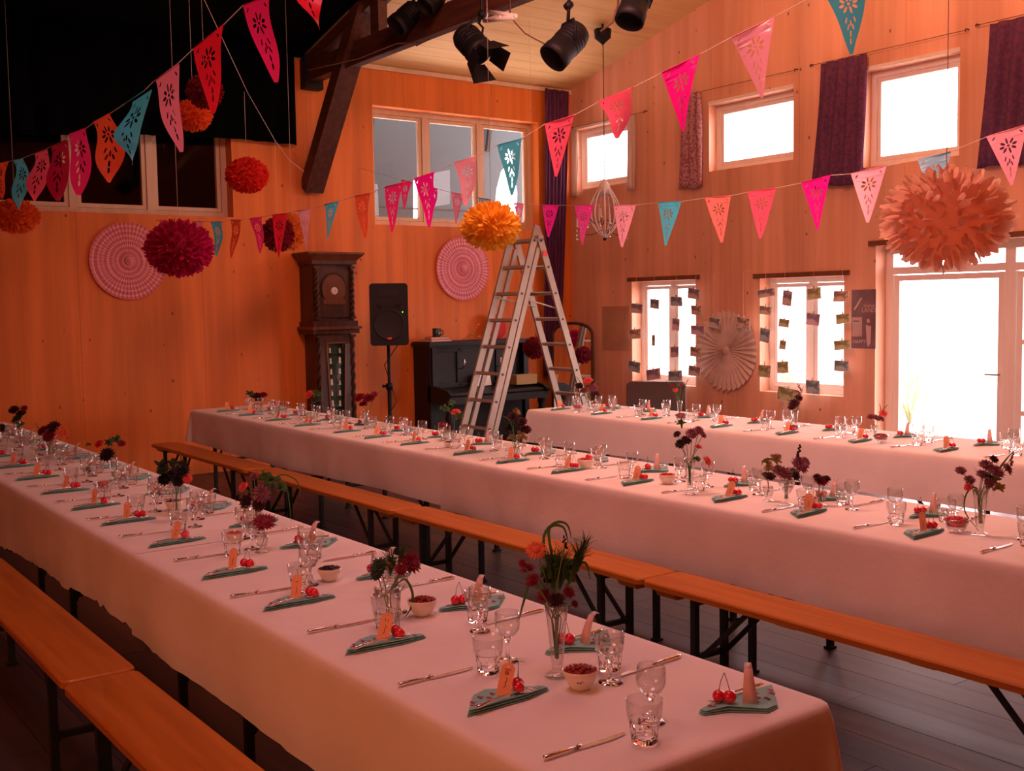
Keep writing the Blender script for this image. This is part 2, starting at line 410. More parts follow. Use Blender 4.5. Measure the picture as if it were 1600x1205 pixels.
window('window_3', 'y', YR+.12, -11.12, -10.05, 3.2, 3.975, mt=M_framew)
window('window_4', 'y', YR+.12, -8.75, -7.56, 3.19, 3.93, mt=M_framew)
window('window_5', 'y', YR+.12, -6.70, -5.68, 3.01, 3.94, mt=M_framew)
w6 = window('window_6', 'y', YR+.16, -10.05, -8.97, .74, 1.985, (-9.5,), fw=.055, mt=M_framew)
w7 = window('window_7', 'y', YR+.16, -8.01, -6.92, .74, 1.965, (-7.45,), fw=.055, mt=M_framew)
# boards that line the tops and sills
for i, (a, b, z) in enumerate(((-10.1, -8.9, 1.985), (-8.08, -6.85, 1.965))):
    o = MB().box((a, YR-.035, z), (b, YR, z+.05)).build('trim_%d' % (i+2), M_clockp); o['kind'] = 'structure'
for i, (a, b, z) in enumerate(((-11.12, -10.05, 3.975), (-8.75, -7.56, 3.93), (-6.70, -5.68, 3.94))):
    o = MB().box((a, YR-.012, z), (b, YR, z+.035)).build('trim_%d' % (i+4), M_framew); o['kind'] = 'structure'
o = MB().box((-6.62, YR-.03, 2.24), (-3.3, YR, 2.29)).build('trim_7', M_clockp); o['kind'] = 'structure'

# glazed terrace door
door = struct('door_1')
dy0, dy1 = YR+.17, YR+.25
mb = MB()
for a, b, lo, hi in [(-6.55, -6.47, 0, 2.24), (-5.32, -5.22, 0, 2.24), (-4.02, -3.92, 0, 2.24), (-3.48, -3.4, 0, 2.24)] + [(u, v, l_, h_) for u, v in ((-6.47, -5.32), (-5.22, -4.02), (-3.92, -3.48)) for l_, h_ in ((2.16, 2.24), (1.96, 2.03), (0, .05))]:
    mb.box((a, dy0, lo), (b, dy1, hi))
mb.build('door_frame', M_framew, door)
for a, b in ((-6.47, -5.32), (-5.22, -4.02), (-3.92, -3.48)):
    MB().box((a, dy0+.03, 2.03), (b, dy0+.034, 2.16)).build('pane', M_pane, door)
for k, (a, b) in enumerate(((-6.46, -5.33), (-5.21, -4.03))):
    mb = MB(); s_ = .055
    mb.box((a, dy0+.01, .06), (a+s_, dy1-.01, 1.95)); mb.box((b-s_, dy0+.01, .06), (b, dy1-.01, 1.95))
    mb.box((a+s_, dy0+.01, .06), (b-s_, dy1-.01, .06+s_*2)); mb.box((a+s_, dy0+.01, 1.95-s_), (b-s_, dy1-.01, 1.95))
    if k:
        for z in (1.32, .68): mb.box((a+s_, dy0+.012, z-.02), (b-s_, dy1-.012, z+.02))
    lf = mb.build('door_leaf', M_framew, door)
    MB().box((a+s_, dy0+.03, .06+s_*2), (b-s_, dy0+.034, 1.95-s_)).build('pane', M_pane, lf)
    MB().tube([(b-.03, dy0-.0, 1.02), (b-.03, dy0-.05, 1.02), (b-.14, dy0-.05, 1.02)], .009, 8).build('door_handle', M_alu, lf)

# outside
o = MB().box((-45, YR+.3, -.25), (30, 60, -.08)).build('ground', M_ground); o['kind'] = 'structure'
# added box keeps left back window dark, grey shed roof behind the right one
o = MB().box((-14.5, -1, 2.0), (-14.3, 5.9, 5)).box((-14.5, -1.2, 2), (XB-.27, -1, 5)).box((-14.3, 5.75, 2), (XB-.27, 5.9, 5)).box((-14.5, -1.2, 4.6), (XB-.27, 5.9, 5.1)).box((-14.5, -1.2, 1.9), (XB-.27, 5.9, 2)).build('window_darkening_box', M_outdark); o['kind'] = 'structure'
XS = -12.9
def sp(x, y):
    p = at_X(x, y, XS); return (p.y, p.z)
slit = [sp(*q) for q in ((646, 282), (653, 282), (653, 344), (646, 344))]
gap = [sp(*q) for q in ((772, 338), (776, 296), (783, 268), (788, 262), (790, 240), (796, 229), (802, 238), (803, 262), (806, 280), (809, 300), (808, 338))]
outer = [(5.9, 1.9), (10.3, 1.9), (10.3, 5.2), (5.9, 5.2)]
vs, fs = fill2d([outer, slit, gap])
mb = MB(); mb.add([(XS, v.x, v.y) for v in vs], fs)
o = mb.build('shed_sheet_wall', M_outgrey, fix=False); o['kind'] = 'structure'
md = o.modifiers.new('th', 'SOLIDIFY'); md.thickness = .02
o = MB().box((XS, 5.9, 5.2), (XB-.75, 10.3, 5.25)).build('shed_sky_block', M_outgrey); o['kind'] = 'structure'  # unseen, added to keep open sky off the sheet wall
o = MB().bar((XS+.06, 6.9, 2.4), (XS+.06, 7.35, 4.7), .05, .05).bar((XS+.06, 9.1, 3.9), (XS+.06, 9.25, 4.9), .05, .05).bar((XS+.05, 6.3, 3.05), (XS+.05, 9.3, 3.05), .01, .02).build('shed_batten', M_outdark); o['kind'] = 'structure'

# timber truss
truss = struct('roof_truss')
YT = 5.55
MB().box((XB, YT-.07, 4.2), (-2.0, YT+.07, 4.41)).build('tie_beam', M_beam, truss)
MB().bar((XB+.02, YT-.02, 3.04), (-9.86, YT-.02, zc(-9.86)-.06), .16, .22, up=(0, 1, 0)).build('raking_strut', M_beam, truss)
MB().box((-9.72, YT-.05, 4.41), (-9.56, YT+.05, zc(-9.7)-.02)).build('king_post', M_beam, truss)
MB().box((-8.78, YT-.05, 4.41), (-8.60, YT+.05, zc(-8.8)-.02)).build('king_post', M_beam, truss)
mb = MB(); mb.bar((XB, YT, zc(XB)-.12), (-3, YT, zc(-3)-.12), .12, .16, up=(0, 1, 0)); mb.build('rafter', M_beam, truss)
MB().box((XB+.0, YT-.11, 4.12), (XB+.12, YT+.11, 4.48)).build('steel_shoe', M_dark, truss)
MB().box((XB+.9, YT-.085, 4.175), (-3.0, YT-.07, 4.2)).build('cable_tray', M_beam, truss)

# blackout fabric: back wall drop and the cloth under the roof on the left
def wavy(pts_bottom, ztop, X, amp=.03, nx=90):
    vs = []; n = nx
    for i in range(n+1):
        t = i/n; Y = pts_bottom[0][0] + (pts_bottom[-1][0]-pts_bottom[0][0])*t
        zb = pts_bottom[-1][1]
        for (a, za), (b, zb_) in zip(pts_bottom[:-1], pts_bottom[1:]):
            if a <= Y <= b: zb = za + (zb_-za)*(Y-a)/(b-a)
        off = amp*math.sin(Y*23) + amp*.5*math.sin(Y*41+1)
        vs += [(X+off, Y, zb), (X+off, Y, ztop)]
    return vs, [(2*i, 2*i+2, 2*i+3, 2*i+1) for i in range(n)]
vs, fs = wavy([(-2.9, 3.35), (2.35, 3.38), (3.73, 3.485), (4.65, 3.515), (5.33, 3.50)], 4.47, XB+.09)
o = MB().add(vs, fs, True).build('blackout_drape', M_black); tag(o, 'black drape covering the upper left part of the back wall above the dark window', 'curtain')
md = o.modifiers.new('th', 'SOLIDIFY'); md.thickness = .006
vs = []; fs = []
nx, ny = 30, 24
for i in range(nx+1):
    for j in range(ny+1):
        X = XB+.07 + (10.6)*i/nx; Y = -2.9 + (5.42+2.9)*j/ny
        vs.append((X, Y, zc(X)-.075 - .05*abs(math.sin(i*PI/6))*math.sin(PI*j/ny)))
for i in range(nx):
    for j in range(ny): fs.append((i*(ny+1)+j, (i+1)*(ny+1)+j, (i+1)*(ny+1)+j+1, i*(ny+1)+j+1))
o = MB().add(vs, fs, True).build('blackout_ceiling_cloth', M_black); tag(o, 'black cloth stretched under the roof left of the timber truss', 'cloth')
md = o.modifiers.new('th', 'SOLIDIFY'); md.thickness = .004

# ------------------------------------------------------------------ tables, cloths, benches
def leg_frame(parent, x, w_, h, inner, names=('leg_frame', 'brace')):
    """one folding steel frame of a beer table or bench"""
    mb = MB(); yy = w_/2
    mb.box((x-.014, -yy, .012), (x+.014, -yy+.028, h)); mb.box((x-.014, yy-.028, .012), (x+.014, yy, h))
    mb.box((x-.012, -yy+.028, h*.40), (x+.012, yy-.028, h*.40+.022)); mb.box((x-.012, -yy+.028, h-.03), (x+.012, yy-.028, h))
    mb.box((x-.02, -yy-.01, 0), (x+.02, -yy+.04, .012)); mb.box((x-.02, yy-.04, 0), (x+.02, yy+.01, .012))
    mb.build(names[0], M_benchleg, parent)
    for s in (-1, 1):
        MB().bar((x, s*(yy-.03), h*.38), (x+inner, s*(yy-.045), h-.004), .02, .012, up=(0, 1, 0)).build(names[1], M_benchleg, parent)
def rrect(x0, x1, y0, y1, r, n=5):
    pts = []
    for cx, cy, a0 in ((x1-r, y1-r, 0), (x0+r, y1-r, 90), (x0+r, y0+r, 180), (x1-r, y0+r, 270)):
        for k in range(n+1): a = R(a0+90*k/n); pts.append((cx+r*math.cos(a), cy+r*math.sin(a)))
    return pts
def make_bench():
    t = thing('beer_bench', 'x', 'bench')
    mb = MB(); out = rrect(-1.1, 1.1, -.125, .125, .035); inn = rrect(-1.095, 1.095, -.12, .12, .033)
    n = len(out)
    vs = [(x, y, .452) for x, y in out] + [(x, y, .474) for x, y in out] + [(x, y, .48) for x, y in inn]
    fs = [tuple(range(n))[::-1], tuple(range(2*n, 3*n))] + [(i, (i+1) % n, n+(i+1) % n, n+i) for i in range(n)] + [(n+i, n+(i+1) % n, 2*n+(i+1) % n, 2*n+i) for i in range(n)]
    mb.add(vs, fs); mb.build('seat', M_bench, t)
    for s in (-1, 1):
        MB().prism([(-.105, .452), (.105, .452), (.08, .415), (-.08, .415)], s*.98-.06, s*.98+.06, 'x').build('cleat', M_bench, t)
        leg_frame(t, s*.80, .21, .45, -s*.28)
    for s in (-1, 1):
        MB().box((s*.3-.05, -.1, .44), (s*.3+.05, .1, .452)).build('cross_batten', M_bench, t)
    return t
bench0 = make_bench(); used = [False]
def place_bench(x0, y, label, rz=0):
    o = bench0
    if used[0]: o = dup(bench0, (x0+1.1, y, 0), rz)
    o.location = (x0+1.1, y, 0); o.rotation_euler.z = rz; used[0] = True
    o['label'] = label; o['group'] = 'wooden benches along the tables'
place_bench(-3.79, 1.035, 'orange wooden bench in the bottom left corner, the nearer of the two', R(.3))
place_bench(-6.01, 1.04, 'orange wooden bench at the left edge, its rounded end in the frame', R(-.3))
for x0, l in ((-10.25, 'orange wooden bench farthest away along the middle table, nearest the back wall'), (-8.0, 'orange wooden bench second from the back wall along the middle table'),
              (-5.78, 'orange wooden bench of the middle table reaching to the middle of the photo'), (-3.57, 'orange wooden bench at the right edge in front of the middle table')):
    place_bench(x0, 3.455, l, R(random.uniform(-.25, .25)))

def make_table(wd):
    t = thing('beer_table', 'x', 'table')
    MB().box((-1.095, -wd/2+.01, .735), (1.095, wd/2-.01, .762)).build('tabletop', M_bench, t)
    for s in (-1, 1): leg_frame(t, s*.78, .6, .735, -s*.4)
    return t
tab0 = make_table(.78); tused = [False]
def place_table(xc, yc, label):
    o = tab0 if not tused[0] else dup(tab0)
    o.location = (xc, yc, 0); tused[0] = True; o['label'] = label; o['group'] = 'folding tables under the cloths'
T1 = (1.32, 2.105); T2 = (3.735, 4.51); T3 = (6.01, 6.86)
nth = ['nearest', 'second', 'third', 'fourth']
for i in range(4): place_table(-1.6-1.1-2.2*i, (T1[0]+T1[1])/2, '%s folding table under the cloth of the front table, counted from the near end' % nth[i])
for i in range(4): place_table(-1.48-1.1-2.195*i, (T2[0]+T2[1])/2, '%s folding table under the cloth of the middle table, counted from the near end' % nth[i])
for i in range(3): place_table(-1.37-1.1-2.195*i, (T3[0]+T3[1])/2, '%s folding table under the cloth of the window table, counted from the near end' % nth[i])

def cloth(name, x0, x1, y0, y1, ends, hemf, label, zt=.77, seed=0, torn=0):
    """paper-thin cloth: top, turned edge, hanging skirt with soft folds. ends: 'lr', 'l', 'r' or ''"""
    r = .03; path = []
    def seg(a, b, nrm):
        L_ = math.dist(a, b); n = max(2, int(L_/.045))
        for k in range(n): t = k/n; path.append((a[0]+(b[0]-a[0])*t, a[1]+(b[1]-a[1])*t, nrm, 0))
    def arc(cx, cy, a0, a1):
        n = 7
        for k in range(n):
            a = R(a0+(a1-a0)*k/n); path.append((cx+r*math.cos(a), cy+r*math.sin(a), (math.cos(a), math.sin(a)), 1-abs(2*k/n-1)))
    runs = []
    R_, L_ = 'r' in ends, 'l' in ends
    # walk: near side left->right, right end, far side right->left, left end
    seg((x0+(r if L_ else 0), y0), (x1-(r if R_ else 0), y0), (0, -1))
    if R_:
        arc(x1-r, y0+r, -90, 0); seg((x1, y0+r), (x1, y1-r), (1, 0)); arc(x1-r, y1-r, 0, 90)
    else: path.append((x1, y0, (0, -1), 0)); cut_r = len(path)
    seg((x1-(r if R_ else 0), y1), (x0+(r if L_ else 0), y1), (0, 1))
    if L_:
        arc(x0+r, y1-r, 90, 180); seg((x0, y1-r), (x0, y0+r), (-1, 0)); arc(x0+r, y0+r, 180, 270)
    else: path.append((x0, y1, (0, 1), 0))
    n = len(path); K = 13
    rings = [(-.025, zt), (-.004, zt-.0005), (.004, zt-.006), (.008, zt-.016)]
    vs = []
    dist = 0; prev = path[0]
    S = []
    for p in path: dist += math.dist(p[:2], prev[:2]); S.append(dist); prev = p
    for j in range(len(rings)+K):
        for i, (px, py, nr, cn) in enumerate(path):
            s = S[i]
            if j < len(rings):
                off, z = rings[j]
            else:
                t = (j-len(rings)+1)/K
                hem = hemf(px, py) + .006*noise.noise(Vector((s*3.1, seed, 0))) + torn*.012*noise.noise(Vector((s*17, seed+5, 0)))
                z0_ = zt-.016; z = z0_ + (hem-z0_)*t
                wv = noise.noise(Vector((s*2.3, seed*3.7, t*.5)))*.022 + noise.noise(Vector((s*7, seed, t*.8)))*.007
                off = .010 + .012*t + wv*t + cn*.055*t**.8
            vs.append((px+nr[0]*off, py+nr[1]*off, z))
    fs = []
    for j in range(len(rings)+K-1):
        for i in range(n):
            k = (i+1) % n
            if not R_ and i == cut_r-1: continue
            if not L_ and i == n-1: continue
            fs.append((j*n+i, j*n+k, (j+1)*n+k, (j+1)*n+i))
    mb = MB(); mb.add(vs, fs, True)
    mb.f.append(list(range(n))); mb.sm.append(False); mb.mi.append(0)
    o = mb.build(name, M_cloth)
    return tag(o, label, 'tablecloth', 'white cloths on the tables')
cloth('tablecloth', -4.33, -1.60, T1[0], T1[1], 'r', lambda x, y: .445, 'white cloth on the near half of the front table, hanging over its near corner', seed=1, torn=.5)
cloth('tablecloth', -10.40, -4.30, T1[0], T1[1], 'l', lambda x, y: .475 if x > -5.2 else .43+.02*math.sin(x*2), 'ragged-hemmed white cloth on the far half of the front table', zt=.7715, seed=2, torn=1.6)
cloth('tablecloth', -5.83, -1.46, T2[0], T2[1], 'r', lambda x, y: .432, 'white cloth on the near half of the middle table, running out of frame at right', seed=3)
cloth('tablecloth', -10.27, -5.80, T2[0], T2[1], 'l', lambda x, y: .455 + (.012*math.sin(x*1.7)), 'white cloth on the far half of the middle table, ending by the back wall', zt=.7715, seed=4)
cloth('tablecloth', -7.93, -1.35, T3[0], T3[1], 'lr', lambda x, y: .475 if y < 6.4 else .42, 'white cloth on the window table, brightest by the glass door', seed=5)

# ------------------------------------------------------------------ place settings
ZT = .7718
def facet(a, z):
    k = max(0, min(1, (.060-z)/.012)) if z > .008 else 0
    return 1 - .055*k*abs(math.sin(a*5)) - .02*k
def make_tumbler():
    t = thing('tumbler', 'x', 'glass')
    prof = [(.0005, .001), (.0265, .001), (.0285, .004), (.0305, .02), (.033, .04), (.0345, .052), (.0375, .056), (.0395, .075), (.0410, .094), (.0405, .0955), (.0395, .094), (.0380, .075), (.0358, .058),
            (.0318, .050), (.0300, .035), (.0285, .020), (.0262, .0145), (.0005, .013)]
    def md(a, z): return facet(a, z)
    lo = prof[:6] + [(.0318, .0505)] + prof[14:]
    mb = MB(); mb.lathe(lo, 20, mod=lambda a, z: 1-.075*(z > .006)*(z < .049)*(round(a*10/PI) % 2)); mb.sm = [False]*len(mb.sm); mb.build('faceted_base', M_glassr, t)
    MB().lathe([(.0345, .052), (.0375, .056), (.0395, .075), (.0410, .094), (.0412, .0955), (.0402, .0965), (.0392, .0955), (.0382, .075), (.0362, .058), (.0318, .0515)], 40).build('upper_bowl', M_glass, t)
    return t
def make_wine():
    t = thing('wine_glass', 'x', 'glass')
    prof = [(.0005, .062), (.012, .064), (.024, .072), (.0325, .086), (.0345, .100), (.0335, .118), (.0318, .1325), (.0311, .1330), (.0306, .132), (.0322, .118), (.0332, .100), (.0312, .087), (.0228, .074), (.011, .0662), (.0005, .0648)]
    MB().lathe(prof, 32).build('bowl', M_glass, t)
    MB().lathe([(.0005, .0), (.031, .0), (.0315, .0018), (.027, .004), (.010, .007), (.0052, .014), (.0042, .030), (.0046, .046), (.0075, .056), (.0115, .0618), (.0005, .0616)], 28).build('stem_and_foot', M_glassr, t)
    return t
def make_knife():
    t = thing('knife', 'x', 'knife')
    mb = MB(); mb.tube([(0, -.115, .0055), (0, -.113, .0055), (0, -.10, .0055), (0, -.06, .0055), (0, -.018, .005)], [.002, .0055, .0062, .0052, .0046], 8); mb.build('handle', M_silver, t)
    MB().prism([(-.0045, -.018), (.0055, -.018), (.0085, .02), (.009, .07), (.0055, .105), (-.001, .117), (-.0045, .11)], .0012, .0034).build('blade', M_silver, t)
    MB().tube([(0, -.022, .0052), (0, -.014, .0050)], .0068, 8).build('bolster', M_silver, t)
    return t
def make_fork():
    t = thing('fork', 'x', 'fork')
    mb = MB(); mb.tube([(0, -.10, .006), (0, -.085, .006), (0, -.04, .010), (0, .02, .012), (0, .036, .010)], [.0045, .0050, .0032, .0026, .0034], 6); mb.build('handle', M_silver, t)
    mb = MB()
    sec = [(-.0045, .034, .0085), (-.0095, .045, .006), (-.0112, .058, .0045), (.0112, .058, .0045), (.0095, .045, .006), (.0045, .034, .0085)]
    mb.add([(x, y, z) for x, y, z in sec]+[(x, y, z+.0018) for x, y, z in sec], [(0, 1, 2, 3, 4, 5)[::-1], (6, 7, 8, 9, 10, 11)]+[(i, (i+1) % 6, 6+(i+1) % 6, 6+i) for i in range(6)])
    for k in range(4):
        x = -.0096+.0064*k; mb.tube([(x, .057, .0055), (x, .075, .0040), (x, .092, .0060)], [.0017, .0015, .0008], 5)
    mb.build('tines', M_silver, t)
    return t
def make_napkin():
    t = thing('napkin', 'x', 'napkin')
    poly = [(.028, -.135), (-.066, -.055), (-.076, -.012), (-.020, .06), (-.004, .118), (.012, .122), (.03, .04)]
    for k in range(3):
        mb = MB(); sc = 1-.02*k; n = len(poly)
        dz = .0006+.0028*k
        lift = lambda x, y: .0018*k*(1+math.sin(y*30))
        vs = [(x*sc, y*sc, dz+lift(x, y)) for x, y in poly] + [(x*sc, y*sc, dz+.0016+lift(x, y)) for x, y in poly]
        mb.add(vs, [tuple(range(n))[::-1], tuple(range(n, 2*n))] + [(i, (i+1) % n, n+(i+1) % n, n+i) for i in range(n)])
        mb.build('folded_layer', M_napkin, t)
    mb = MB(); rr = random.Random(4)
    for (x, y) in ((-.03, -.055), (-.012, -.09), (.006, -.10), (-.012, -.045), (.01, -.06), (-.03, -.02), (.0, .045), (.006, .085)):
        for s in (-1, 1):
            mb.lathe([(.0005, .0), (.0048, .0), (.0048, .0006), (.0005, .0008)], 8, (x+s*.0045, y+rr.uniform(-.003, .003), .0125))
        mb.bar((x-.004, y, .0127), (x+.003, y+.011, .0127), .001, .0006)
    tag(mb.build('printed_cherries', M_cherryprint, t), kind='stuff')
    return t
def make_tag(mt, marks):
    t = thing('place_card', 'x', 'tag')
    w_, h = .017, .078
    poly = [(-w_, 0), (w_, 0), (w_, h-.010), (w_-.010, h), (-w_+.010, h), (-w_, h-.010)]
    hole = [(.0028*math.cos(a*PI/4), h-.008+.0028*math.sin(a*PI/4)) for a in range(8)]
    vs, fs = fill2d([poly, hole])
    b = MB(); b.add([(v.x, -.0004, v.y) for v in vs] + [(v.x, .0004, v.y) for v in vs], [tuple(f) for f in fs] + [tuple(i+len(vs) for i in f[::-1]) for f in fs])
    b.build('card', mt, t, fix=False)
    MB().tube([(0, -.001, h-.008), (.001, .002, h), (-.003, .004, h+.012), (-.006, .010, h+.018)], .0006, 5).build('string', M_strd, t)
    if marks and len(marks) > 4:
        MB().tube([(-.034, .004, h+.012), (.036, .002, h+.010)], .0010, 6).build('wooden_pick', M_white, t)
    if marks:
        mb = MB()
        for (x0, z0, x1, z1) in marks: mb.bar((x0, -.0007, z0), (x1, -.0007, z1), .0014, .0004, up=(0, 1, 0))
        mb.build('handwriting', M_ink, t)
    return t
def make_strip():
    t = thing('place_card', 'x', 'tag')
    P = [(.010, 0), (.006, .030), (-.002, .055), (-.014, .076), (-.030, .084), (-.040, .078)]; wd = [.018, .015, .012, .010, .008, .006]
    vs = []
    for (y, z), w_ in zip(P, wd): vs += [(-w_, y, z), (w_, y, z)]
    mb = MB(); mb.add(vs[:8], [(2*i, 2*i+1, 2*i+3, 2*i+2) for i in range(3)], True); o = mb.build('card', M_tagp, t); md = o.modifiers.new('th', 'SOLIDIFY'); md.thickness = .001
    mb = MB(); mb.add(vs[6:], [(2*i, 2*i+1, 2*i+3, 2*i+2) for i in range(2)], True); o = mb.build('shiny_tip', M_tip, t); md = o.modifiers.new('th', 'SOLIDIFY'); md.thickness = .001
    return t
M_tip = mat('cellophane_tip', (.9, .85, .85), .12, spec=1, coat=1, trans=.3)
def make_cherry():
    t = thing('cherry', 'x', 'cherry')
    mb = MB(); mb.sphere((0, 0, .0115), .0115, 14, 9, (1, 1, .95)); mb.sphere((.017, .006, .011), .011, 14, 9, (1, 1, .95)); mb.build('fruit', M_cherry, t)
    MB().tube([(0, 0, .021), (.003, .002, .035), (.008, .004, .052)], .0007, 5).tube([(.017, .006, .020), (.014, .005, .037), (.008, .004, .052)], .0007, 5).build('stem', M_stem, t)
    for o in t.children: o.scale = (1.4, 1.4, 1.4)
    return t
squig = [(-.003, .018, .002, .024), (.002, .024, -.001, .030), (-.001, .030, .003, .037), (.003, .037, .0, .043)]
MARKS = [squig + [(-.008, .062, .009, .0625), (-.004, .050, -.004, .058), (-.004, .058, .003, .057), (.003, .057, .003, .051), (.003, .051, -.004, .050), (-.004, .054, .003, .054)],
         squig + [(-.004, .052, -.004, .061), (.004, .052, .004, .061)], [(-.001, .016, .002, .030), (.002, .030, 0, .040), (-.005, .055, .004, .056)], squig]
P_tum, P_win, P_kni, P_for, P_nap, P_che = make_tumbler(), make_wine(), make_knife(), make_fork(), make_napkin(), make_cherry()
P_tags = [make_tag(M_tag, MARKS[0]), make_tag(M_tag, MARKS[1]), make_tag(M_tag, MARKS[2]), make_tag(M_tag, MARKS[3]), make_strip()]
tagp_used = {}
first = {}
def put(proto, loc, rot, label, group):
    if not first.get(proto.name):
        first[proto.name] = True; o = proto; o.location = loc; o.rotation_euler = rot if isinstance(rot, (tuple, list)) else (0, 0, rot)
        o['label'] = label; o['group'] = group; return o
    return dup(proto, loc, rot, label, group)
ORD = ['first', 'second', 'third', 'fourth', 'fifth', 'sixth', 'seventh', 'eighth', 'ninth', 'tenth', 'eleventh', 'twelfth', 'thirteenth', 'fourteenth', 'fifteenth', 'sixteenth']
rs = random.Random(11)
def free_spot(p, r):
    x, y = p
    for it in range(12):
        hit = False
        for (ox, oy, orr) in OBST:
            dx, dy = x-ox, y-oy; d = math.hypot(dx, dy) or 1e-4
            if d < r+orr: k = (r+orr+.002)/d; x, y = ox+dx*k, oy+dy*k; hit = True
        if not hit: break
    OBST.append((x, y, r)); return (x, y)
def setting(tname, side, idx, x, y, far, detail=3):
    """far: the diner sits on the window side, so everything is turned round"""
    a = PI if far else 0; c, s = math.cos(a), math.sin(a)
    def W(lx, ly): return (x + c*lx - s*ly, y + s*lx + c*ly)
    j = lambda k: rs.uniform(-k, k)
    where = '%s place from near end, %s table %s side' % (ORD[idx], tname, side)
    p = W(0, 0); put(P_nap, (p[0], p[1], ZT), a+j(.09), 'folded teal napkin, '+where, 'teal cherry napkins at the places')
    p = W(.020+j(.004), -.012+j(.006)); put(P_for, (p[0], p[1], ZT+.0125), a+.10+j(.06), 'silver fork on napkin, '+where, 'forks on the napkins')
    p = W(.33+j(.01), -.025+j(.012)); put(P_kni, (p[0], p[1], ZT), a+j(.05), 'silver knife, '+where, 'knives at the places')
    tl = free_spot(W(.385+j(.025), .075+j(.015)), .043); put(P_tum, (tl[0], tl[1], ZT), j(1), 'short faceted tumbler, '+where, 'faceted tumblers on the tables')
    wl = free_spot(W(.325+j(.02), .185+j(.012)) if not far else W(.30+j(.02), .145+j(.012)), .036)
    put(P_win, (wl[0], wl[1], ZT), j(1), 'stemmed wine glass, '+where, 'wine glasses on the tables')
    ch = W(-.012+j(.004), .042) if not far else W(-.004, .042)
    put(P_che, (ch[0], ch[1], ZT+.0135), a+rs.uniform(-1, 1), 'pair of red cherries on napkin, '+where, 'cherries on the napkins')
    if not far:
        pr = P_tags[min(idx, 3)] if tname == 'front' else P_tags[3]
        q = W(.0+j(.002), -.012); tilt = rs.uniform(.12, .3)
        rz = R(38)+j(.25) if tname == 'front' else R(38)+j(.7)
        put(pr, (q[0], q[1], ZT+.0145), (-tilt, j(.2)+.12, rz), 'orange name card upright on napkin, '+where, 'name cards at the places')
    else:
        q = W(-.028, .0); put(P_tags[4], (q[0], q[1], ZT+.0145), (j(.15), j(.1), R(-150)+j(.4)), 'pale curled name card on napkin, '+where, 'name cards at the places')
OBST = []

# ------------------------------------------------------------------ flowers, vases, bowls
def dahlia_mesh(r, mt, kind='dahlia', seed=0, name='flower_head'):
    rr = random.Random(seed); mb = MB()
    rows = 4 if kind == 'dahlia' else 2
    for k in range(rows):
        n = (15, 13, 10, 7)[k] if kind == 'dahlia' else (18, 14)[k]
        el = R((8, 30, 52, 72)[k]) if kind == 'dahlia' else R((12, 26)[k]); L_ = r*(1-.13*k)
        for i in range(n):
            a = 2*PI*(i+.5*(k % 2))/n + rr.uniform(-.08, .08); e = el+rr.uniform(-.08, .08)
            d = Vector((math.cos(a)*math.cos(e), math.sin(a)*math.cos(e), math.sin(e)))
            sd = Vector((-math.sin(a), math.cos(a), 0)); up = d.cross(sd)*-1
            wd = L_*(.19 if kind == 'dahlia' else .14)
            b = [d*L_*.15, d*L_*.6+sd*wd+up*.04*r, d*L_+up*.10*r, d*L_*.6-sd*wd+up*.04*r, d*L_*.6-up*.05*r]
            mb.add(b, [(0, 1, 4), (1, 2, 4), (2, 3, 4), (3, 0, 4)], True)
    mb.sphere((0, 0, r*.1), r*.42, 9, 6, (1, 1, .6))
    return mb, mt
def blade(mb, pts, wd):
    pts = [Vector(p) for p in pts]; n = len(pts); vs = []
    for i, p in enumerate(pts):
        t = (pts[min(i+1, n-1)]-pts[max(i-1, 0)]).normalized(); sd = t.cross(FWD).normalized()
        w_ = wd*math.sin(PI*(i+.35)/(n-.3))+.0004
        vs += [p-sd*w_, p+sd*w_+FWD*w_*.4]
    mb.add(vs, [(2*i, 2*i+1, 2*i+3, 2*i+2) for i in range(n-1)], True)
VASES = {
 'tall': ([(.0005, 0), (.033, 0), (.034, .003), (.026, .008), (.012, .016), (.0135, .025), (.017, .05), (.021, .10), (.026, .15), (.031, .185), (.030, .186), (.0252, .15), (.0200, .10), (.0158, .05), (.0120, .032), (.0005, .028)], .185),
 'jar': ([(.0005, 0), (.034, 0), (.036, .004), (.038, .05), (.041, .10), (.0400, .101), (.0368, .05), (.0345, .010), (.0005, .009)], .10),
 'goblet': ([(.0005, 0), (.032, 0), (.032, .002), (.010, .008), (.006, .02), (.007, .045), (.022, .062), (.034, .085), (.037, .11), (.036, .112), (.033, .087), (.021, .066), (.006, .052), (.0005, .050)], .11),
 'stub': ([(.0005, 0), (.026, 0), (.027, .002), (.012, .008), (.010, .014), (.020, .026), (.025, .045), (.027, .07), (.026, .071), (.0235, .046), (.018, .028), (.0005, .024)], .07)}
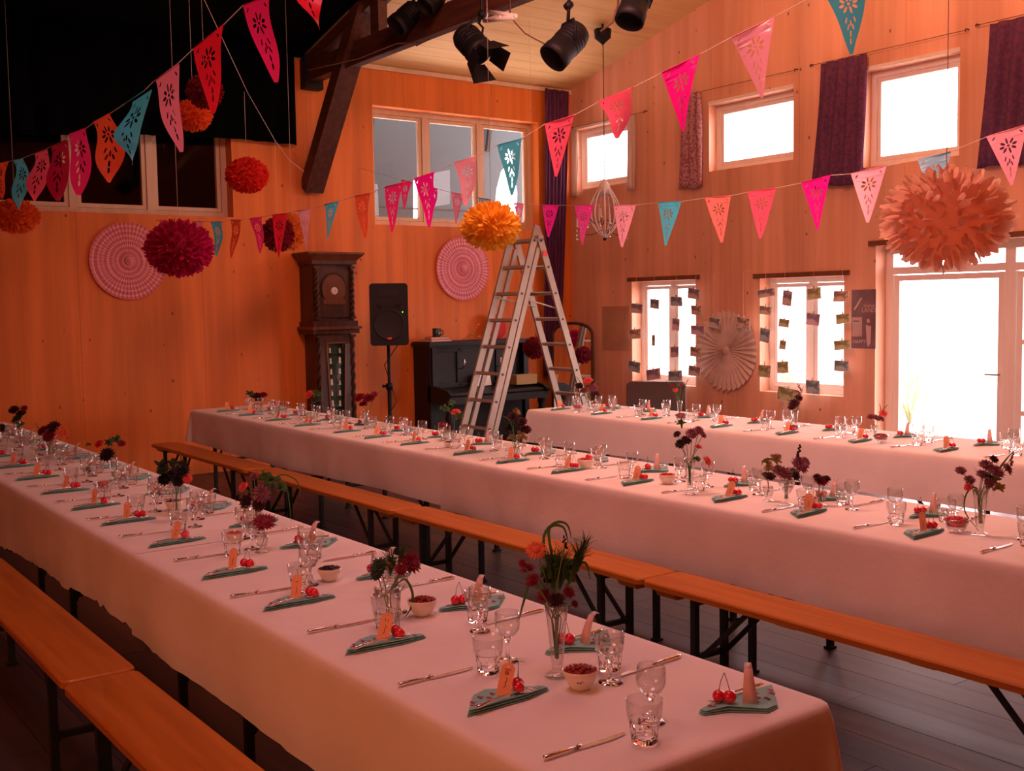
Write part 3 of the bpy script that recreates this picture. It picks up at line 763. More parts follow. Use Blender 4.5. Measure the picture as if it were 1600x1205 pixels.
def bouquet(base, zt, kind, heads, label, leaves=(), blades=(), vlabel=None, fluff=0, fl=None, sc=1.0):
    """base: pixel of the foot; heads: (px, py, radius px, colour, kind)"""
    b = at_z(base[0], base[1], zt); b.z = zt
    prof, h = VASES[kind]; d = depth(b)
    t = thing('flower_vase', label, 'vase', b, 0, 'posies on the tables')
    MB().lathe([(r*sc, z*sc) for r, z in prof], 24).build('vase_glass', M_glass, t)
    OBST.append((b.x, b.y, max(q_[0] for q_ in prof)*sc+.004)); rr = random.Random(int(base[0]*7+base[1])); h *= sc
    neck = Vector((0, 0, h*.8)); stems = MB()
    for i, (px, py, rp, colr, kd) in enumerate(heads):
        p = at_d(px, py, d + rr.uniform(-.035, .035)) - b; r = rp/FPX*d
        foot = Vector((rr.uniform(-.008, .008), rr.uniform(-.008, .008), h*.25))
        nk = neck + Vector((rr.uniform(-.012, .012), rr.uniform(-.012, .012), 0))
        mid = (nk+p)/2 + Vector((0, 0, .01))
        if p.z > h*.9: stems.tube([foot, nk, mid, p-(p-mid).normalized()*r*.2], .0014*min(sc+.2, 1.2), 5)
        if kd == 'spike':
            mb = MB()
            for q in range(10): mb.sphere((rr.uniform(-.4, .4)*r, rr.uniform(-.4, .4)*r, (q/9-.5)*r*3.4), r*.42*(1-.05*q), 6, 4)
            tag(mb.build('flower_spike', PET[colr], t, p), kind='stuff')
        else:
            mb, mt = dahlia_mesh(r*1.28, PET[colr], kd, i)
            o = mb.build('flower_head', mt, t, p)
            nrm = (p-nk).normalized()*.7 - FWD*.75 + Vector((rr.uniform(-.3, .3), rr.uniform(-.3, .3), .25))
            o.rotation_euler = nrm.to_track_quat('Z', 'Y').to_euler()
    if stems.v: tag(stems.build('stems', M_stem, t), kind='stuff')
    lm = MB()
    for (px, py, rp) in leaves:
        c = at_d(px, py, d+rr.uniform(-.03, .03))-b; r = rp/FPX*d
        for q in range(13):
            v = Vector((rr.uniform(-1, 1), rr.uniform(-1, 1), rr.uniform(-.6, 1))).normalized()
            blade(lm, [c-v*r*.3, c+v*r*.3+Vector((0, 0, .1*r)), c+v*r*.9], r*.22)
    if lm.v: tag(lm.build('leaves', fl or M_leaf, t), kind='stuff')
    bm_ = MB()
    for pts in blades:
        P = [at_d(x, y, d+.01)-b for x, y in pts]
        Q = []
        for i in range(len(P)-1):
            for k in range(4):
                t_ = k/4; p0 = P[max(i-1, 0)]; p1 = P[i]; p2 = P[i+1]; p3 = P[min(i+2, len(P)-1)]
                Q.append(.5*((2*p1)+(p2-p0)*t_+(2*p0-5*p1+4*p2-p3)*t_*t_+(3*p1-p0-3*p2+p3)*t_**3))
        Q.append(P[-1]); blade(bm_, Q, .0035*sc)
    if bm_.v: tag(bm_.build('grass_blades', M_leaf, t), kind='stuff')
    if fluff:
        fm = MB()
        for (px, py, rp, n) in fluff:
            c = at_d(px, py, d)-b; r = rp/FPX*d
            for q in range(n):
                v = Vector((rr.gauss(0, 1), rr.gauss(0, 1), rr.gauss(0, 1)+.9)).normalized(); e = c+v*r*rr.uniform(.5, 1.05)
                fm.tube([c*.55+neck*.45, c+v*r*.3, e], [.0013, .0010, .0005], 3, False)
        tag(fm.build('wispy_foliage', M_leaf, t), kind='stuff')
    return t
D, G = 'dahlia', 'gerbera'
Z1 = ZT
bouquet((871, 1056), Z1, 'tall', [(838, 861, 15, 'orange', G), (824, 889, 11, 'crimson', D), (833, 907, 11, 'crimson', D), (816, 880, 6, 'crimson', D), (851, 931, 11, 'crimson', D), (869, 938, 12, 'dark', D), (889, 926, 9, 'crimson', D), (898, 944, 6, 'crimson', D), (883, 846, 6, 'dark', 'spike'), (893, 906, 7, 'crimson', D), (858, 905, 9, 'dark', D)],
        'tall flared glass vase with an orange gerbera and red flowers, front table right', leaves=[(865, 880, 18), (880, 900, 22), (858, 895, 18), (890, 885, 18)],
        blades=[[(872, 950), (855, 880), (850, 838), (868, 817), (886, 820), (893, 842)], [(868, 945), (835, 900), (820, 935), (811, 968)], [(872, 950), (898, 890), (915, 880), (922, 905)], [(870, 940), (862, 870), (858, 826), (880, 824), (888, 850)]],
        fluff=[(878, 885, 40, 90), (905, 870, 32, 60), (862, 880, 34, 60), (915, 850, 24, 26)])
bouquet((607, 968), Z1, 'jar', [(593, 886, 15, 'dgreen', D), (588, 899, 9, 'dgreen', D), (640, 880, 17, 'crimson', D), (627, 890, 10, 'crimson', D), (648, 872, 7, 'crimson', D)],
        'glass jar with a dark red dahlia and pale fluff, front table middle', leaves=[(612, 884, 12)], blades=[[(614, 920), (632, 905), (644, 925), (643, 948), (632, 966)]], fluff=[(612, 878, 24, 70), (630, 862, 18, 30)], fl=M_straw)
bouquet((409, 863), Z1, 'stub', [(413, 818, 17, 'crimson', G)], 'small footed glass holding a single dark red gerbera on the front table', sc=1.0)
bouquet((402, 828), Z1, 'tall', [(381, 761, 8, 'coral', D), (385, 785, 12, 'dark', D), (409, 772, 13, 'mauve', D), (397, 745, 7, 'mauve', D), (372, 778, 6, 'dark', D), (404, 790, 9, 'dark', D)],
        'glass vase with red and brown flowers and trailing grass on the front table', leaves=[(425, 752, 16), (438, 762, 12), (415, 745, 12)], blades=[[(405, 800), (425, 752), (447, 760), (455, 815)], [(403, 800), (432, 745), (462, 750), (470, 775)]], sc=.8)
bouquet((277, 812), Z1, 'tall', [(262, 748, 15, 'black', D), (283, 736, 12, 'black', D), (255, 734, 10, 'dgreen', D), (293, 748, 7, 'coral', D), (278, 752, 9, 'black', D)],
        'glass vase with a nearly black dahlia and dark leaves on the front table', leaves=[(250, 729, 14), (268, 726, 12), (284, 727, 10)], fl=M_leafd, blades=[[(277, 775), (284, 730), (280, 705)]], sc=.95)
bouquet((178, 757), Z1, 'tall', [(167, 711, 11, 'black', D), (155, 694, 7, 'red', D), (190, 693, 6, 'crimson', D)], 'glass vase with black, red and crimson round flowers on the front table', leaves=[(170, 692, 9), (182, 688, 10), (138, 695, 5)], sc=.85)
bouquet((77, 717), Z1, 'tall', [(68, 674, 10, 'crimson', D), (84, 668, 10, 'dark', D), (76, 682, 9, 'crimson', D), (97, 676, 10, 'orange', D)], 'glass vase with a round orange dahlia beside dark red ones, front table far end', blades=[[(77, 700), (60, 670), (55, 660)], [(78, 700), (82, 672), (88, 655)]], sc=.85)
bouquet((29, 690), Z1, 'tall', [(22, 641, 8, 'dark', D), (33, 647, 8, 'dark', D), (38, 638, 5, 'crimson', D), (27, 654, 7, 'dgreen', D)], 'tall dark posy at the far end of the front table', leaves=[(31, 665, 9), (24, 660, 8)], sc=.85)
bouquet((4, 690), Z1, 'tall', [(3, 668, 5, 'dark', D)], 'dark sprig in a glass at the left edge of the photo', leaves=[(3, 672, 6)], fl=M_leafd, sc=.7)
# middle table
bouquet((1078, 772), Z1, 'tall', [(1063, 694, 8, 'black', D), (1081, 678, 9, 'mauve', D), (1092, 673, 8, 'mauve', D), (1072, 688, 8, 'dark', D), (1091, 699, 6, 'coral', D), (1104, 722, 10, 'coral', D), (1058, 679, 6, 'dark', D), (1098, 680, 6, 'mauve', D)],
        'glass vase with mauve flowers and one coral dahlia on the middle table', leaves=[(1065, 662, 9), (1089, 718, 7)], sc=.95)
bouquet((1229, 789), Z1, 'goblet', [(1225, 741, 14, 'mauve', D), (1250, 727, 13, 'mauve', D), (1249, 709, 8, 'dark', 'spike'), (1215, 734, 9, 'mauve', D), (1240, 742, 12, 'dark', D), (1201, 731, 7, 'straw', D), (1258, 722, 8, 'mauve', D)],
        'goblet with a wide dusky mauve bouquet on the middle table', leaves=[(1212, 718, 12), (1198, 722, 9)], fl=M_straw, blades=[[(1228, 755), (1212, 722), (1195, 718), (1190, 728)]], sc=1.05)
bouquet((1200, 783), Z1, 'stub', [(1203, 745, 9, 'dark', D), (1196, 742, 6, 'dark', D)], 'small footed glass with a dark flower left of the mauve bouquet')
bouquet((1283, 790), Z1, 'stub', [(1284, 752, 10, 'crimson', D), (1277, 746, 6, 'dark', D), (1292, 748, 6, 'dark', D)], 'small footed glass with a crimson flower right of the mauve bouquet', sc=1.0)
bouquet((1531, 836), Z1, 'tall', [(1501, 736, 8, 'mauve', D), (1515, 750, 8, 'mauve', D), (1513, 761, 7, 'coral', D), (1541, 728, 11, 'mauve', D), (1556, 738, 12, 'mauve', D), (1573, 733, 10, 'mauve', D), (1581, 716, 6, 'mauve', 'spike'), (1553, 718, 7, 'dark', D), (1535, 742, 9, 'mauve', D), (1545, 755, 9, 'mauve', D)],
        'tall glass vase with a spreading mauve bouquet at the right end of the middle table', leaves=[(1552, 750, 14), (1560, 762, 12)], fl=M_straw, blades=[[(1534, 790), (1525, 762), (1510, 772), (1508, 800), (1530, 830)], [(1538, 780), (1560, 735), (1583, 705)]], fluff=[(1548, 750, 30, 40)], sc=1.0)
bouquet((806, 718), Z1, 'stub', [(801, 651, 8, 'dark', D), (815, 660, 9, 'dark', D), (795, 668, 7, 'black', D), (822, 672, 8, 'dark', D)], 'dark wispy posy in front of the ladder foot on the middle table', leaves=[(806, 645, 9), (815, 682, 12), (800, 685, 10)], fl=M_straw, blades=[[(806, 700), (798, 660), (785, 650)]], sc=1.1)
bouquet((708, 690), Z1, 'stub', [(712, 645, 8, 'coral', D), (691, 664, 7, 'crimson', D), (700, 668, 5, 'crimson', D)], 'posy with one bright coral dahlia before the piano on the middle table', leaves=[(695, 640, 10), (718, 652, 10), (706, 630, 8)], sc=1.1)
bouquet((573, 668), Z1, 'tall', [(562, 622, 9, 'crimson', D), (575, 623, 10, 'crimson', D), (568, 632, 7, 'crimson', D), (585, 616, 5, 'crimson', D)], 'dark red posy left of the speaker stand on the middle table', blades=[[(575, 650), (585, 620), (597, 610)]], sc=.75)
bouquet((490, 655), Z1, 'tall', [(484, 617, 8, 'coral', D), (497, 623, 6, 'dgreen', D), (494, 634, 8, 'black', D)], 'pinkish red and green posy before the clock on the middle table', leaves=[(494, 615, 8), (500, 618, 7)], sc=.7)
bouquet((407, 642), Z1, 'stub', [(401, 619, 6, 'dark', D), (411, 618, 7, 'crimson', D), (404, 624, 5, 'dark', D)], 'small dark posy at the back wall end of the middle table', leaves=[(390, 616, 8), (395, 620, 6)], sc=1.0)
# window table
bouquet((921, 640), Z1, 'stub', [(919, 595, 7, 'coral', D), (905, 603, 6, 'black', D), (926, 606, 8, 'mauve', D), (930, 617, 7, 'dark', D), (912, 611, 6, 'mauve', D)], 'posy with black and coral flowers beside the ladder on the window table', blades=[[(922, 630), (930, 600), (940, 595)], [(918, 630), (908, 600), (900, 588)]], sc=1.15)
bouquet((1062, 655), Z1, 'tall', [(1055, 610, 4, 'coral', D), (1064, 601, 4, 'mauve', D), (1050, 603, 3, 'crimson', D)], 'thin sparse posy before the dark chair on the window table', blades=[[(1062, 640), (1050, 605), (1040, 595)], [(1063, 640), (1072, 600), (1077, 592)], [(1062, 640), (1058, 600), (1052, 588)]], sc=.8)
bouquet((1243, 668), Z1, 'tall', [(1241, 631, 8, 'dark', D), (1248, 622, 6, 'dark', D), (1249, 609, 5, 'mauve', 'spike'), (1237, 637, 6, 'black', D)], 'dark posy under the second low window on the window table', blades=[[(1244, 645), (1252, 615), (1256, 602)]], sc=.68)
bouquet((1367, 684), Z1, 'goblet', [(1368, 654, 8, 'mauve', D), (1380, 646, 6, 'coral', D), (1376, 655, 6, 'mauve', D), (1360, 652, 6, 'mauve', D)], 'posy with mauve flowers by the door frame on the window table', blades=[[(1370, 660), (1380, 640), (1388, 632)], [(1370, 660), (1376, 642), (1374, 630)]], sc=.75)

def bowl(px, py, rp, zt, label, berries, mt=None, glass=False, motif=False):
    """px, py: foot of the bowl, rp: radius of the rim in pixels"""
    b = at_z(px, py, zt); b.z = zt; d = depth(b); r = rp/FPX*d; h = r*1.05
    t = thing('berry_bowl', label, 'bowl', b, 0, 'bowls of berries on the tables'); OBST.append((b.x, b.y, r+.003))
    prof = [(.0005, 0), (.52, 0), (.54, .06), (.70, .25), (.88, .62), (1.0, 1.0), (.975, 1.01), (.85, .64), (.66, .28), (.45, .14), (.0005, .12)]
    MB().lathe([(a*r, z*h) for a, z in prof], 32).build('bowl', M_glass if glass else M_bowl, t)
    rr = random.Random(px); mb = MB()
    for i in range(90):
        a = rr.uniform(0, 2*PI); q = math.sqrt(rr.random())*.86; z = .80 + .26*(1-q*q) + rr.uniform(-.04, .05)
        mb.sphere((q*r*math.cos(a), q*r*math.sin(a), z*h), r*.105, 6, 4)
    mb.lathe([(.0005, h*.98), (r*.5, h*.93), (r*.84, h*.78), (r*.7, h*.45), (.0005, h*.4)], 16)
    tag(mb.build('berries', berries, t), kind='stuff')
    if motif:
        mo = MB(); fd = Vector((-FWD.x, -FWD.y, 0)).normalized(); sd = Vector((-fd.y, fd.x, 0))
        for k, (u, v) in enumerate(((-.18, .52), (-.05, .50))):
            p = (fd*.80 + sd*u)*r*1.0; rad = math.sqrt(p.x**2+p.y**2); p = p/rad*r*.835; mo.sphere((p.x, p.y, v*h), r*.045, 8, 5)
        for u, v, u2, v2 in ((-.05, .5, .06, .62), (.06, .62, .2, .66), (.06, .62, .16, .55)):
            p = (fd+sd*u).normalized()*r*(.70+.26*v); q = (fd+sd*u2).normalized()*r*(.70+.26*v2)
            mo.tube([(p.x, p.y, v*h), (q.x, q.y, v2*h)], r*.018, 5)
        tag(mo.build('painted_cherry_motif', M_ink, t), kind='stuff')
    return t
bowl(907, 1075, 29, Z1, 'white bowl with a painted cherry motif and dark red berries, nearest on the front table', M_berry, motif=True)
bowl(660, 961, 24, Z1, 'cream bowl of dark red berries beside the red dahlia jar, front table', M_berry)
bowl(515, 907, 19, Z1, 'cream bowl of dark berries at the middle of the front table', M_berryd)
bowl(368, 848, 15, Z1, 'pale bowl of bright red berries behind a tumbler on the front table', M_berryb)
bowl(272, 797, 14, Z1, 'cream bowl of dark berries beside the black dahlia vase', M_berryd)
bowl(160, 768, 13, Z1, 'glass bowl of red berries on the left part of the front table', M_berryb, glass=True)
bowl(138, 742, 9, Z1, 'small dark filled bowl at the left end of the front table', M_berryd, glass=True)
bowl(1494, 831, 20, Z1, 'glass bowl of bright red berries beside the tall mauve bouquet', M_berryb, glass=True)
bowl(1043, 756, 14, Z1, 'cream bowl of red berries left of the coral dahlia vase, middle table', M_berryb)
bowl(915, 732, 14, Z1, 'bowl heaped with red berries at the centre of the middle table', M_berryb)
bowl(1265, 792, 14, Z1, 'orange bowl of berries right of the mauve bouquet', M_berryb)
bowl(701, 699, 8, Z1, 'dark berry bowl near the coral dahlia posy, middle table', M_berryd)
bowl(546, 670, 8, Z1, 'dark berry bowl left of the speaker stand, middle table', M_berryd)
bowl(474, 657, 7, Z1, 'dark berry bowl in front of the clock, middle table', M_berryd)
bowl(1376, 692, 12, Z1, 'brown bowl beside the door frame on the window table', M_berry, glass=True)
bowl(1239, 676, 10, Z1, 'brown bowl under the second low window on the window table', M_berry, glass=True)
bowl(1064, 658, 10, Z1, 'brown bowl before the dark chair on the window table', M_berry, glass=True)
bowl(903, 642, 8, Z1, 'bright red berry bowl at the far end of the window table', M_berryb, glass=True)

NEAR1 = [-2.09, -2.66, -3.22, -3.74, -4.39, -4.98, -5.47, -6.05, -6.66, -7.25, -7.85, -8.45, -9.05, -9.65]
FAR1 = [-1.72, -2.30, -2.83, -3.36, -3.99, -4.54, -5.06, -5.65, -6.25, -6.85, -7.42, -8.0, -8.6, -9.2, -9.8]
NEAR2 = [-2.53, -3.11, -3.59, -4.24, -4.80, -5.33, -5.83, -6.49, -7.01, -7.49, -8.14, -8.71, -9.31, -9.83]
FAR2 = [-2.25, -2.75, -3.28, -3.84, -4.48, -5.0, -5.5, -6.15, -6.7, -7.25, -7.85, -8.4, -9.0, -9.55]
NEAR3 = [-3.25, -3.86, -4.49, -5.11, -5.74, -6.52, -7.13, -7.70]
FAR3 = [-3.3, -3.85, -4.45, -5.03, -5.73, -6.31, -7.01, -7.46]
for lst, tn, sd, y, far in ((NEAR1, 'front', 'near', 1.51, 0), (FAR1, 'front', 'far', 1.915, 1), (NEAR2, 'middle', 'near', 3.93, 0), (FAR2, 'middle', 'far', 4.29, 1),
                            (NEAR3, 'window', 'near', 6.21, 0), (FAR3, 'window', 'far', 6.63, 1)):
    for i, x in enumerate(lst): setting(tn, sd, i, x, y+rs.uniform(-.01, .01), far)

# ------------------------------------------------------------------ bunting
def ell(cx, cy, a, b, rot, n=8):
    return [(cx+a*math.cos(t)*math.cos(rot)-b*math.sin(t)*math.sin(rot), cy+a*math.cos(t)*math.sin(rot)+b*math.sin(t)*math.cos(rot)) for t in [2*PI*k/n for k in range(n)]]
def flag_shape(full=True, blunt=.05):
    ou = []
    for i in range(13): ou.append((-.5+i/12, 0))
    for i in range(1, 17): t = i/16; ou.append((.5*(1-t)+blunt*t*.6, -t*(.99)))
    for i in range(0, 17): t = 1-i/16; ou.append((-.5*(1-t)-blunt*t*.6, -t*.99)) if i < 16 else None
    hs = []
    asp = 1.75
    if full:
        for k in range(8):
            a = 2*PI*k/8+.2; hs.append(ell(.155*math.cos(a), -.27+.155*math.sin(a)/asp*1.0, .062, .026/asp*1.6, math.atan2(math.sin(a)/asp, math.cos(a)), 8))
        hs.append(ell(0, -.27, .035, .035/asp, 0, 8))
        for (x, y, r_) in ((-.09, -.50, 1.2), (.09, -.50, -1.2), (-.05, -.60, 1.2), (.05, -.60, -1.2), (0, -.70, 1.57), (0, -.55, 1.57), (-.33, -.08, .6), (.33, -.08, -.6), (0, -.8, 1.57)):
            hs.append(ell(x, y, .05, .017, r_, 6))
    return fill2d([ou]+hs)
SH = flag_shape(True); SHP = flag_shape(False)
def subdiv(vs, fs, cuts=1):
    bm = bmesh.new(); V = [bm.verts.new((v[0], v[1], 0)) for v in vs]
    for f in fs:
        try: bm.faces.new([V[i] for i in f])
        except ValueError: pass
    for k in range(cuts):
        lng = [e for e in bm.edges if e.calc_length() > .14]
        if lng: bmesh.ops.subdivide_edges(bm, edges=lng, cuts=1)
    bmesh.ops.triangulate(bm, faces=bm.faces)
    bm.verts.index_update(); r = ([v.co.copy() for v in bm.verts], [tuple(v.index for v in f.verts) for f in bm.faces]); bm.free(); return r
SH = subdiv(*SH, 2); SHP = subdiv(*SHP, 3)
def lerp_tab(tab, x):
    if x <= tab[0][0]: return tab[0][1]
    for (a, u), (b, v) in zip(tab[:-1], tab[1:]):
        if x <= b: return u+(v-u)*(x-a)/(b-a)
    return tab[-1][1]
def garland(label, flags, dtab, ends):
    """flags: (xl, yl, xr, yr, xt, yt, colour, curl)"""
    root = thing('bunting', label, 'bunting', at_d(flags[0][0], flags[0][1], lerp_tab(dtab, flags[0][0])), 0)
    base = root.location.copy(); line = []
    for i, fl in enumerate(flags):
        xl, yl, xr, yr, xt, yt, colr, curl = fl
        A = at_d(xl, yl, lerp_tab(dtab, xl)); B = at_d(xr, yr, lerp_tab(dtab, xr)); T = at_d(xt, yt, lerp_tab(dtab, (xl+xr)/2) + random.uniform(-.03, .03))
        C = (A+B)/2; Wv = B-A; Dv = T-C; nrm = Wv.cross(Dv).normalized(); Lw = Wv.length
        vs, fs = (SH if colr != 'coral_' else SHP); out = []
        ph = random.uniform(0, 6); bend = random.uniform(-.05, .05)
        for v in vs:
            u, t = v[0], -v[1]
            p = C + Wv*u + Dv*t + nrm*(bend*Dv.length*t*t + .01*math.sin(u*5+ph)*(.4+t))
            if curl:
                k = curl*t*t*2.6; ww = u*Lw*(1)
                p = C + Dv*t + Wv*u*math.cos(k) + nrm*(u*Lw*math.sin(k)*1.0 + curl*.05*Dv.length*math.sin(t*4+ph)) + Wv.normalized()*(curl*.045*math.sin(t*6.5+ph))
            out.append(p-base)
        mb = MB(); mb.add(out, fs, True); o = mb.build('flag', FILM[colr], root, fix=False)
        hem = MB(); hem.tube([A-base, C-base, B-base], .0035 if lerp_tab(dtab, xl) > 6 else .003, 6); hem.build('folded_hem', FILM[colr], o)
        line += [A, B]
    pts = [at_d(x, y, d) for x, y, d in ends[0]] + line + [at_d(x, y, d) for x, y, d in ends[1]]
    MB().tube([p-base for p in pts], .0022, 5).build('string', M_string, root)
    return root
garland('upper left string of coloured foil pennants, largest, hanging against the black',
 [(-13, 257, 11, 253, 2, 311, 'orange', .4), (19, 251, 34, 248, 33, 330, 'turquoise', 1.1), (51, 241, 71, 234, 56, 316, 'rose', .9), (77, 230, 103, 219, 92, 315, 'crimson', .6), (109, 209.6, 136, 199.6, 124, 306, 'hotpink', .5),
  (148, 190, 174, 176, 173, 286, 'orange', .9), (195, 162, 225, 142, 205, 263, 'turquoise', 1.2), (239.6, 127.7, 276, 101, 283, 240, 'pink', .35), (302.6, 75.7, 350, 38, 333, 178, 'red', .2), (380, 8, 421, -6, 431, 130, 'hotpink', .3), (468, -82, 512, -102, 497, 52, 'red', 1.1)],
 [(0, 8.4), (200, 5.7), (430, 4.4), (520, 4.0)], ([(-60, 262, 9.2)], [(620, -180, 3.7)]))
garland('long string of pennants rising from the back wall to the top right corner',
 [(250, 345, 265, 344.5, 258, 398, 'pink', .3), (277, 345, 292, 345, 285, 400, 'red', .3), (299, 346, 315, 346, 307, 402, 'pink', .3), (331, 347, 348, 346.5, 339, 401, 'turquoise', .4), (361, 343.5, 377, 344, 362, 404, 'orange', .3),
  (392, 341.5, 411, 339, 407, 396, 'hotpink', .3), (426, 336, 449, 333, 434, 402, 'red', 0), (464, 330, 486, 327, 478, 393, 'pale', 0), (507, 320, 529, 315, 513, 376, 'turquoise', 0), (554, 307, 578, 302, 570, 373, 'orange', .2),
  (601, 292.5, 630, 285, 612, 363, 'hotpink', .15), (648.5, 279, 680, 268.6, 671, 356, 'magenta', .2), (711.6, 254, 748, 243, 729, 322, 'pale', .3), (778, 227, 817, 216, 800, 306, 'turquoise', .15), (852, 194, 897.6, 180, 869, 277, 'rose', 0),
  (939, 157.5, 991, 136, 966, 216, 'rose', .35), (1034, 114, 1094, 85, 1063, 205, 'magenta', 0), (1142.5, 59, 1211, 26, 1190, 154, 'pale', 0), (1288, -15, 1358, -32, 1332, 86, 'turquoise', .1)],
 [(245, 11.0), (430, 9.5), (615, 8.0), (730, 7.3), (875, 6.4), (1060, 5.5), (1350, 4.9)], ([(243, 344, 11.15)], [(1480, -90, 4.6)]))
garland('string of pennants along the window wall, lower than the long one',
 [(627, 281, 644, 285, 630, 328, 'hotpink', .2), (667, 291, 684, 295, 676, 338, 'magenta', .2), (705, 301, 725, 304, 712, 350, 'pink', 0), (747, 309, 767, 312, 757, 357, 'blue', 0), (803, 317, 819, 319, 811, 362, 'pink', 0), (847, 320, 872.5, 320.7, 857, 371, 'magenta', 0),
  (897, 321, 928, 321, 910, 384, 'magenta', 0), (958, 321, 993, 320.7, 972, 387, 'pale', 0), (1027.5, 316.5, 1064, 315, 1042.5, 385, 'turquoise', 0), (1102, 309.5, 1142, 306, 1126, 380, 'coral', 0), (1168.6, 300.5, 1212, 294, 1188.6, 374, 'rose', 0),
  (1252, 286, 1298, 274, 1277.7, 360, 'magenta', 0), (1329.6, 271.7, 1385.6, 259, 1356, 349, 'pale', 0), (1434, 250, 1486, 237, 1462, 330, 'blue', 0), (1541, 214, 1606, 194, 1581, 290, 'pale', 0)],
 [(625, 12.0), (860, 11.1), (915, 9.6), (975, 9.3), (1045, 8.6), (1185, 7.8), (1355, 7.1), (1600, 6.6)], ([(560, 262, 12.2)], [(1680, 170, 6.3)]))

# ------------------------------------------------------------------ tissue pompoms
def paper_petal(L_, wd, curl, n=4):
    vs = []
    for i in range(n+1):
        t = i/n; w_ = wd*(.25+.75*math.sin(min(1, t*1.15)*PI*.58)) * (1 if t < .8 else (1-(t-.8)*3.2)); w_ = max(w_, wd*.18)
        z = curl*L_*t*t*.35; dip = -.45*w_
        vs += [(-w_, L_*t, z), (0, L_*t, z+dip), (w_, L_*t, z)]
    fs = []
    for i in range(n):
        a = i*3; fs += [(a, a+1, a+4, a+3), (a+1, a+2, a+5, a+4)]
    return vs, fs
def fib(n):
    for i in range(n):
        z = 1-2*(i+.5)/n; r = math.sqrt(1-z*z); a = i*2.399963; yield Vector((r*math.cos(a), r*math.sin(a), z))
def pompom(px, py, rx, ry, d, mt, label, n=420, top=None, single=False, petal=(.42, .10), seed=0):
    c = at_d(px, py, d); r = rx/FPX*d; k = ry/rx; rr = random.Random(seed+px)
    t = thing('paper_pompom', label, 'pompom', c, 0, 'tissue pompoms hanging in the room')
    pl, pw = petal
    mb = MB(); mb.sphere((0, 0, 0), r*(1-pl)*1.12, 16, 10, (1, 1, k)); mb.build('tissue_core', mt, t)
    acc = MB(); meshes = []
    for i, v in enumerate(fib(n)):
        v = (v + Vector((rr.uniform(-.09, .09), rr.uniform(-.09, .09), rr.uniform(-.09, .09)))).normalized()
        L_ = r*(pl+.05)*rr.uniform(.86, 1.06); st = v*r*(1-pl)*.97
        q = v.to_track_quat('Y', 'Z').to_matrix() @ Matrix.Rotation(rr.uniform(0, 6.28), 3, 'Y')
        st = Vector((st.x, st.y, st.z*k)); 
        if single:
            if len(meshes) < 6:
                vs, fs = paper_petal(1, pw/pl, rr.uniform(-.8, .8), 3); m_ = MB(); m_.add(vs, fs, True)
                o = m_.build('petal', mt, t, fix=False); meshes.append(o.data)
            else:
                o = bpy.data.objects.new('petal', meshes[i % 6]); COL.objects.link(o); o.parent = t
            o.location = st; o.rotation_euler = q.to_euler(); o.scale = (L_, L_*(1-(1-k)*abs(v.z)), L_)
        else:
            vs, fs = paper_petal(L_*(1-(1-k)*abs(v.z)), r*pw*.85, rr.uniform(-.8, .8), 3)
            acc.add([q @ Vector(p) + st for p in vs], fs, True)
    if acc.v: tag(acc.build('tissue_petals', mt, t, fix=False), kind='stuff')
    tz = (at_d(*top, d) - c).z if top else zc(c.x) - (.1 if c.y < 5.4 else .015) - c.z
    MB().tube([(0, 0, r*k*.6), (0, 0, tz)], .0014, 4).build('hanging_thread', M_string, t)
    return t
def tissue(n, c, c2, tr=.45): return mat('tissue_'+n, c, .8, col2=c2, scale=(30, 30, 30), trans=tr)
pompom(1478, 342, 100, 82, 3.7, tissue('orange', (.97, .68, .50), (.95, .60, .42), .84), 'large orange tissue pompom hanging in front of the glass door', n=300, single=True, petal=(.30, .07), seed=1)
pompom(767, 353, 48, 39, 6.6, tissue('yellow', (.95, .64, .06), (.92, .50, .05)), 'yellow tissue pompom before the ladder top and the back window', n=380, petal=(.42, .11))
pompom(280, 388, 54, 45, 6.8, tissue('magenta', (.62, .01, .12), (.5, .005, .10)), 'magenta tissue pompom overlapping the left pink paper fan', n=420, petal=(.38, .10))
pompom(386, 274, 34, 28, 9.0, tissue('red', (.85, .04, .02), (.75, .03, .015)), 'small red tissue pompom below the black drape', n=520, top=(387, 145), petal=(.24, .10))
pompom(302, 180, 30, 26, 7.6, tissue('bright_orange', (.90, .20, .04), (.85, .15, .03)), 'orange tissue pompom partly behind a pale pink pennant on the black', n=380, petal=(.36, .10))
pompom(320, 143, 29, 27, 7.1, tissue('dark_red', (.30, .01, .03), (.22, .008, .02)), 'dark red tissue pompom hanging just above the orange one', n=320, petal=(.36, .12))
pompom(24, 338, 37, 28, 9.3, tissue('bright_orange', (.9, .2, .04), (.85, .15, .03)), 'orange tissue pompom at the left edge of the photo', n=380, petal=(.36, .10))
pompom(434, 366, 26, 28, 10.1, tissue('dark_red', (.3, .01, .03), (.22, .008, .02)), 'dark red tissue pompom behind the row of pennants above the clock', n=320, top=(430, 222), petal=(.34, .11))
pompom(457, 362, 22, 30, 10.4, tissue('amber', (.88, .33, .04), (.8, .22, .03)), 'amber tissue pompom touching the dark red one above the clock', n=320, petal=(.36, .11))
cord = MB().tube([at_d(310, -20, 7.2)]+[at_d(x, y, dd) for x, y, dd in ((387, 145, 9.0), (430, 220, 9.9), (452, 250, 10.4), (475, 268, 11.3))], .0022, 5).build('hanging_cord', M_string); tag(cord, 'thin slanting cord that the small pompoms hang from', 'cord')

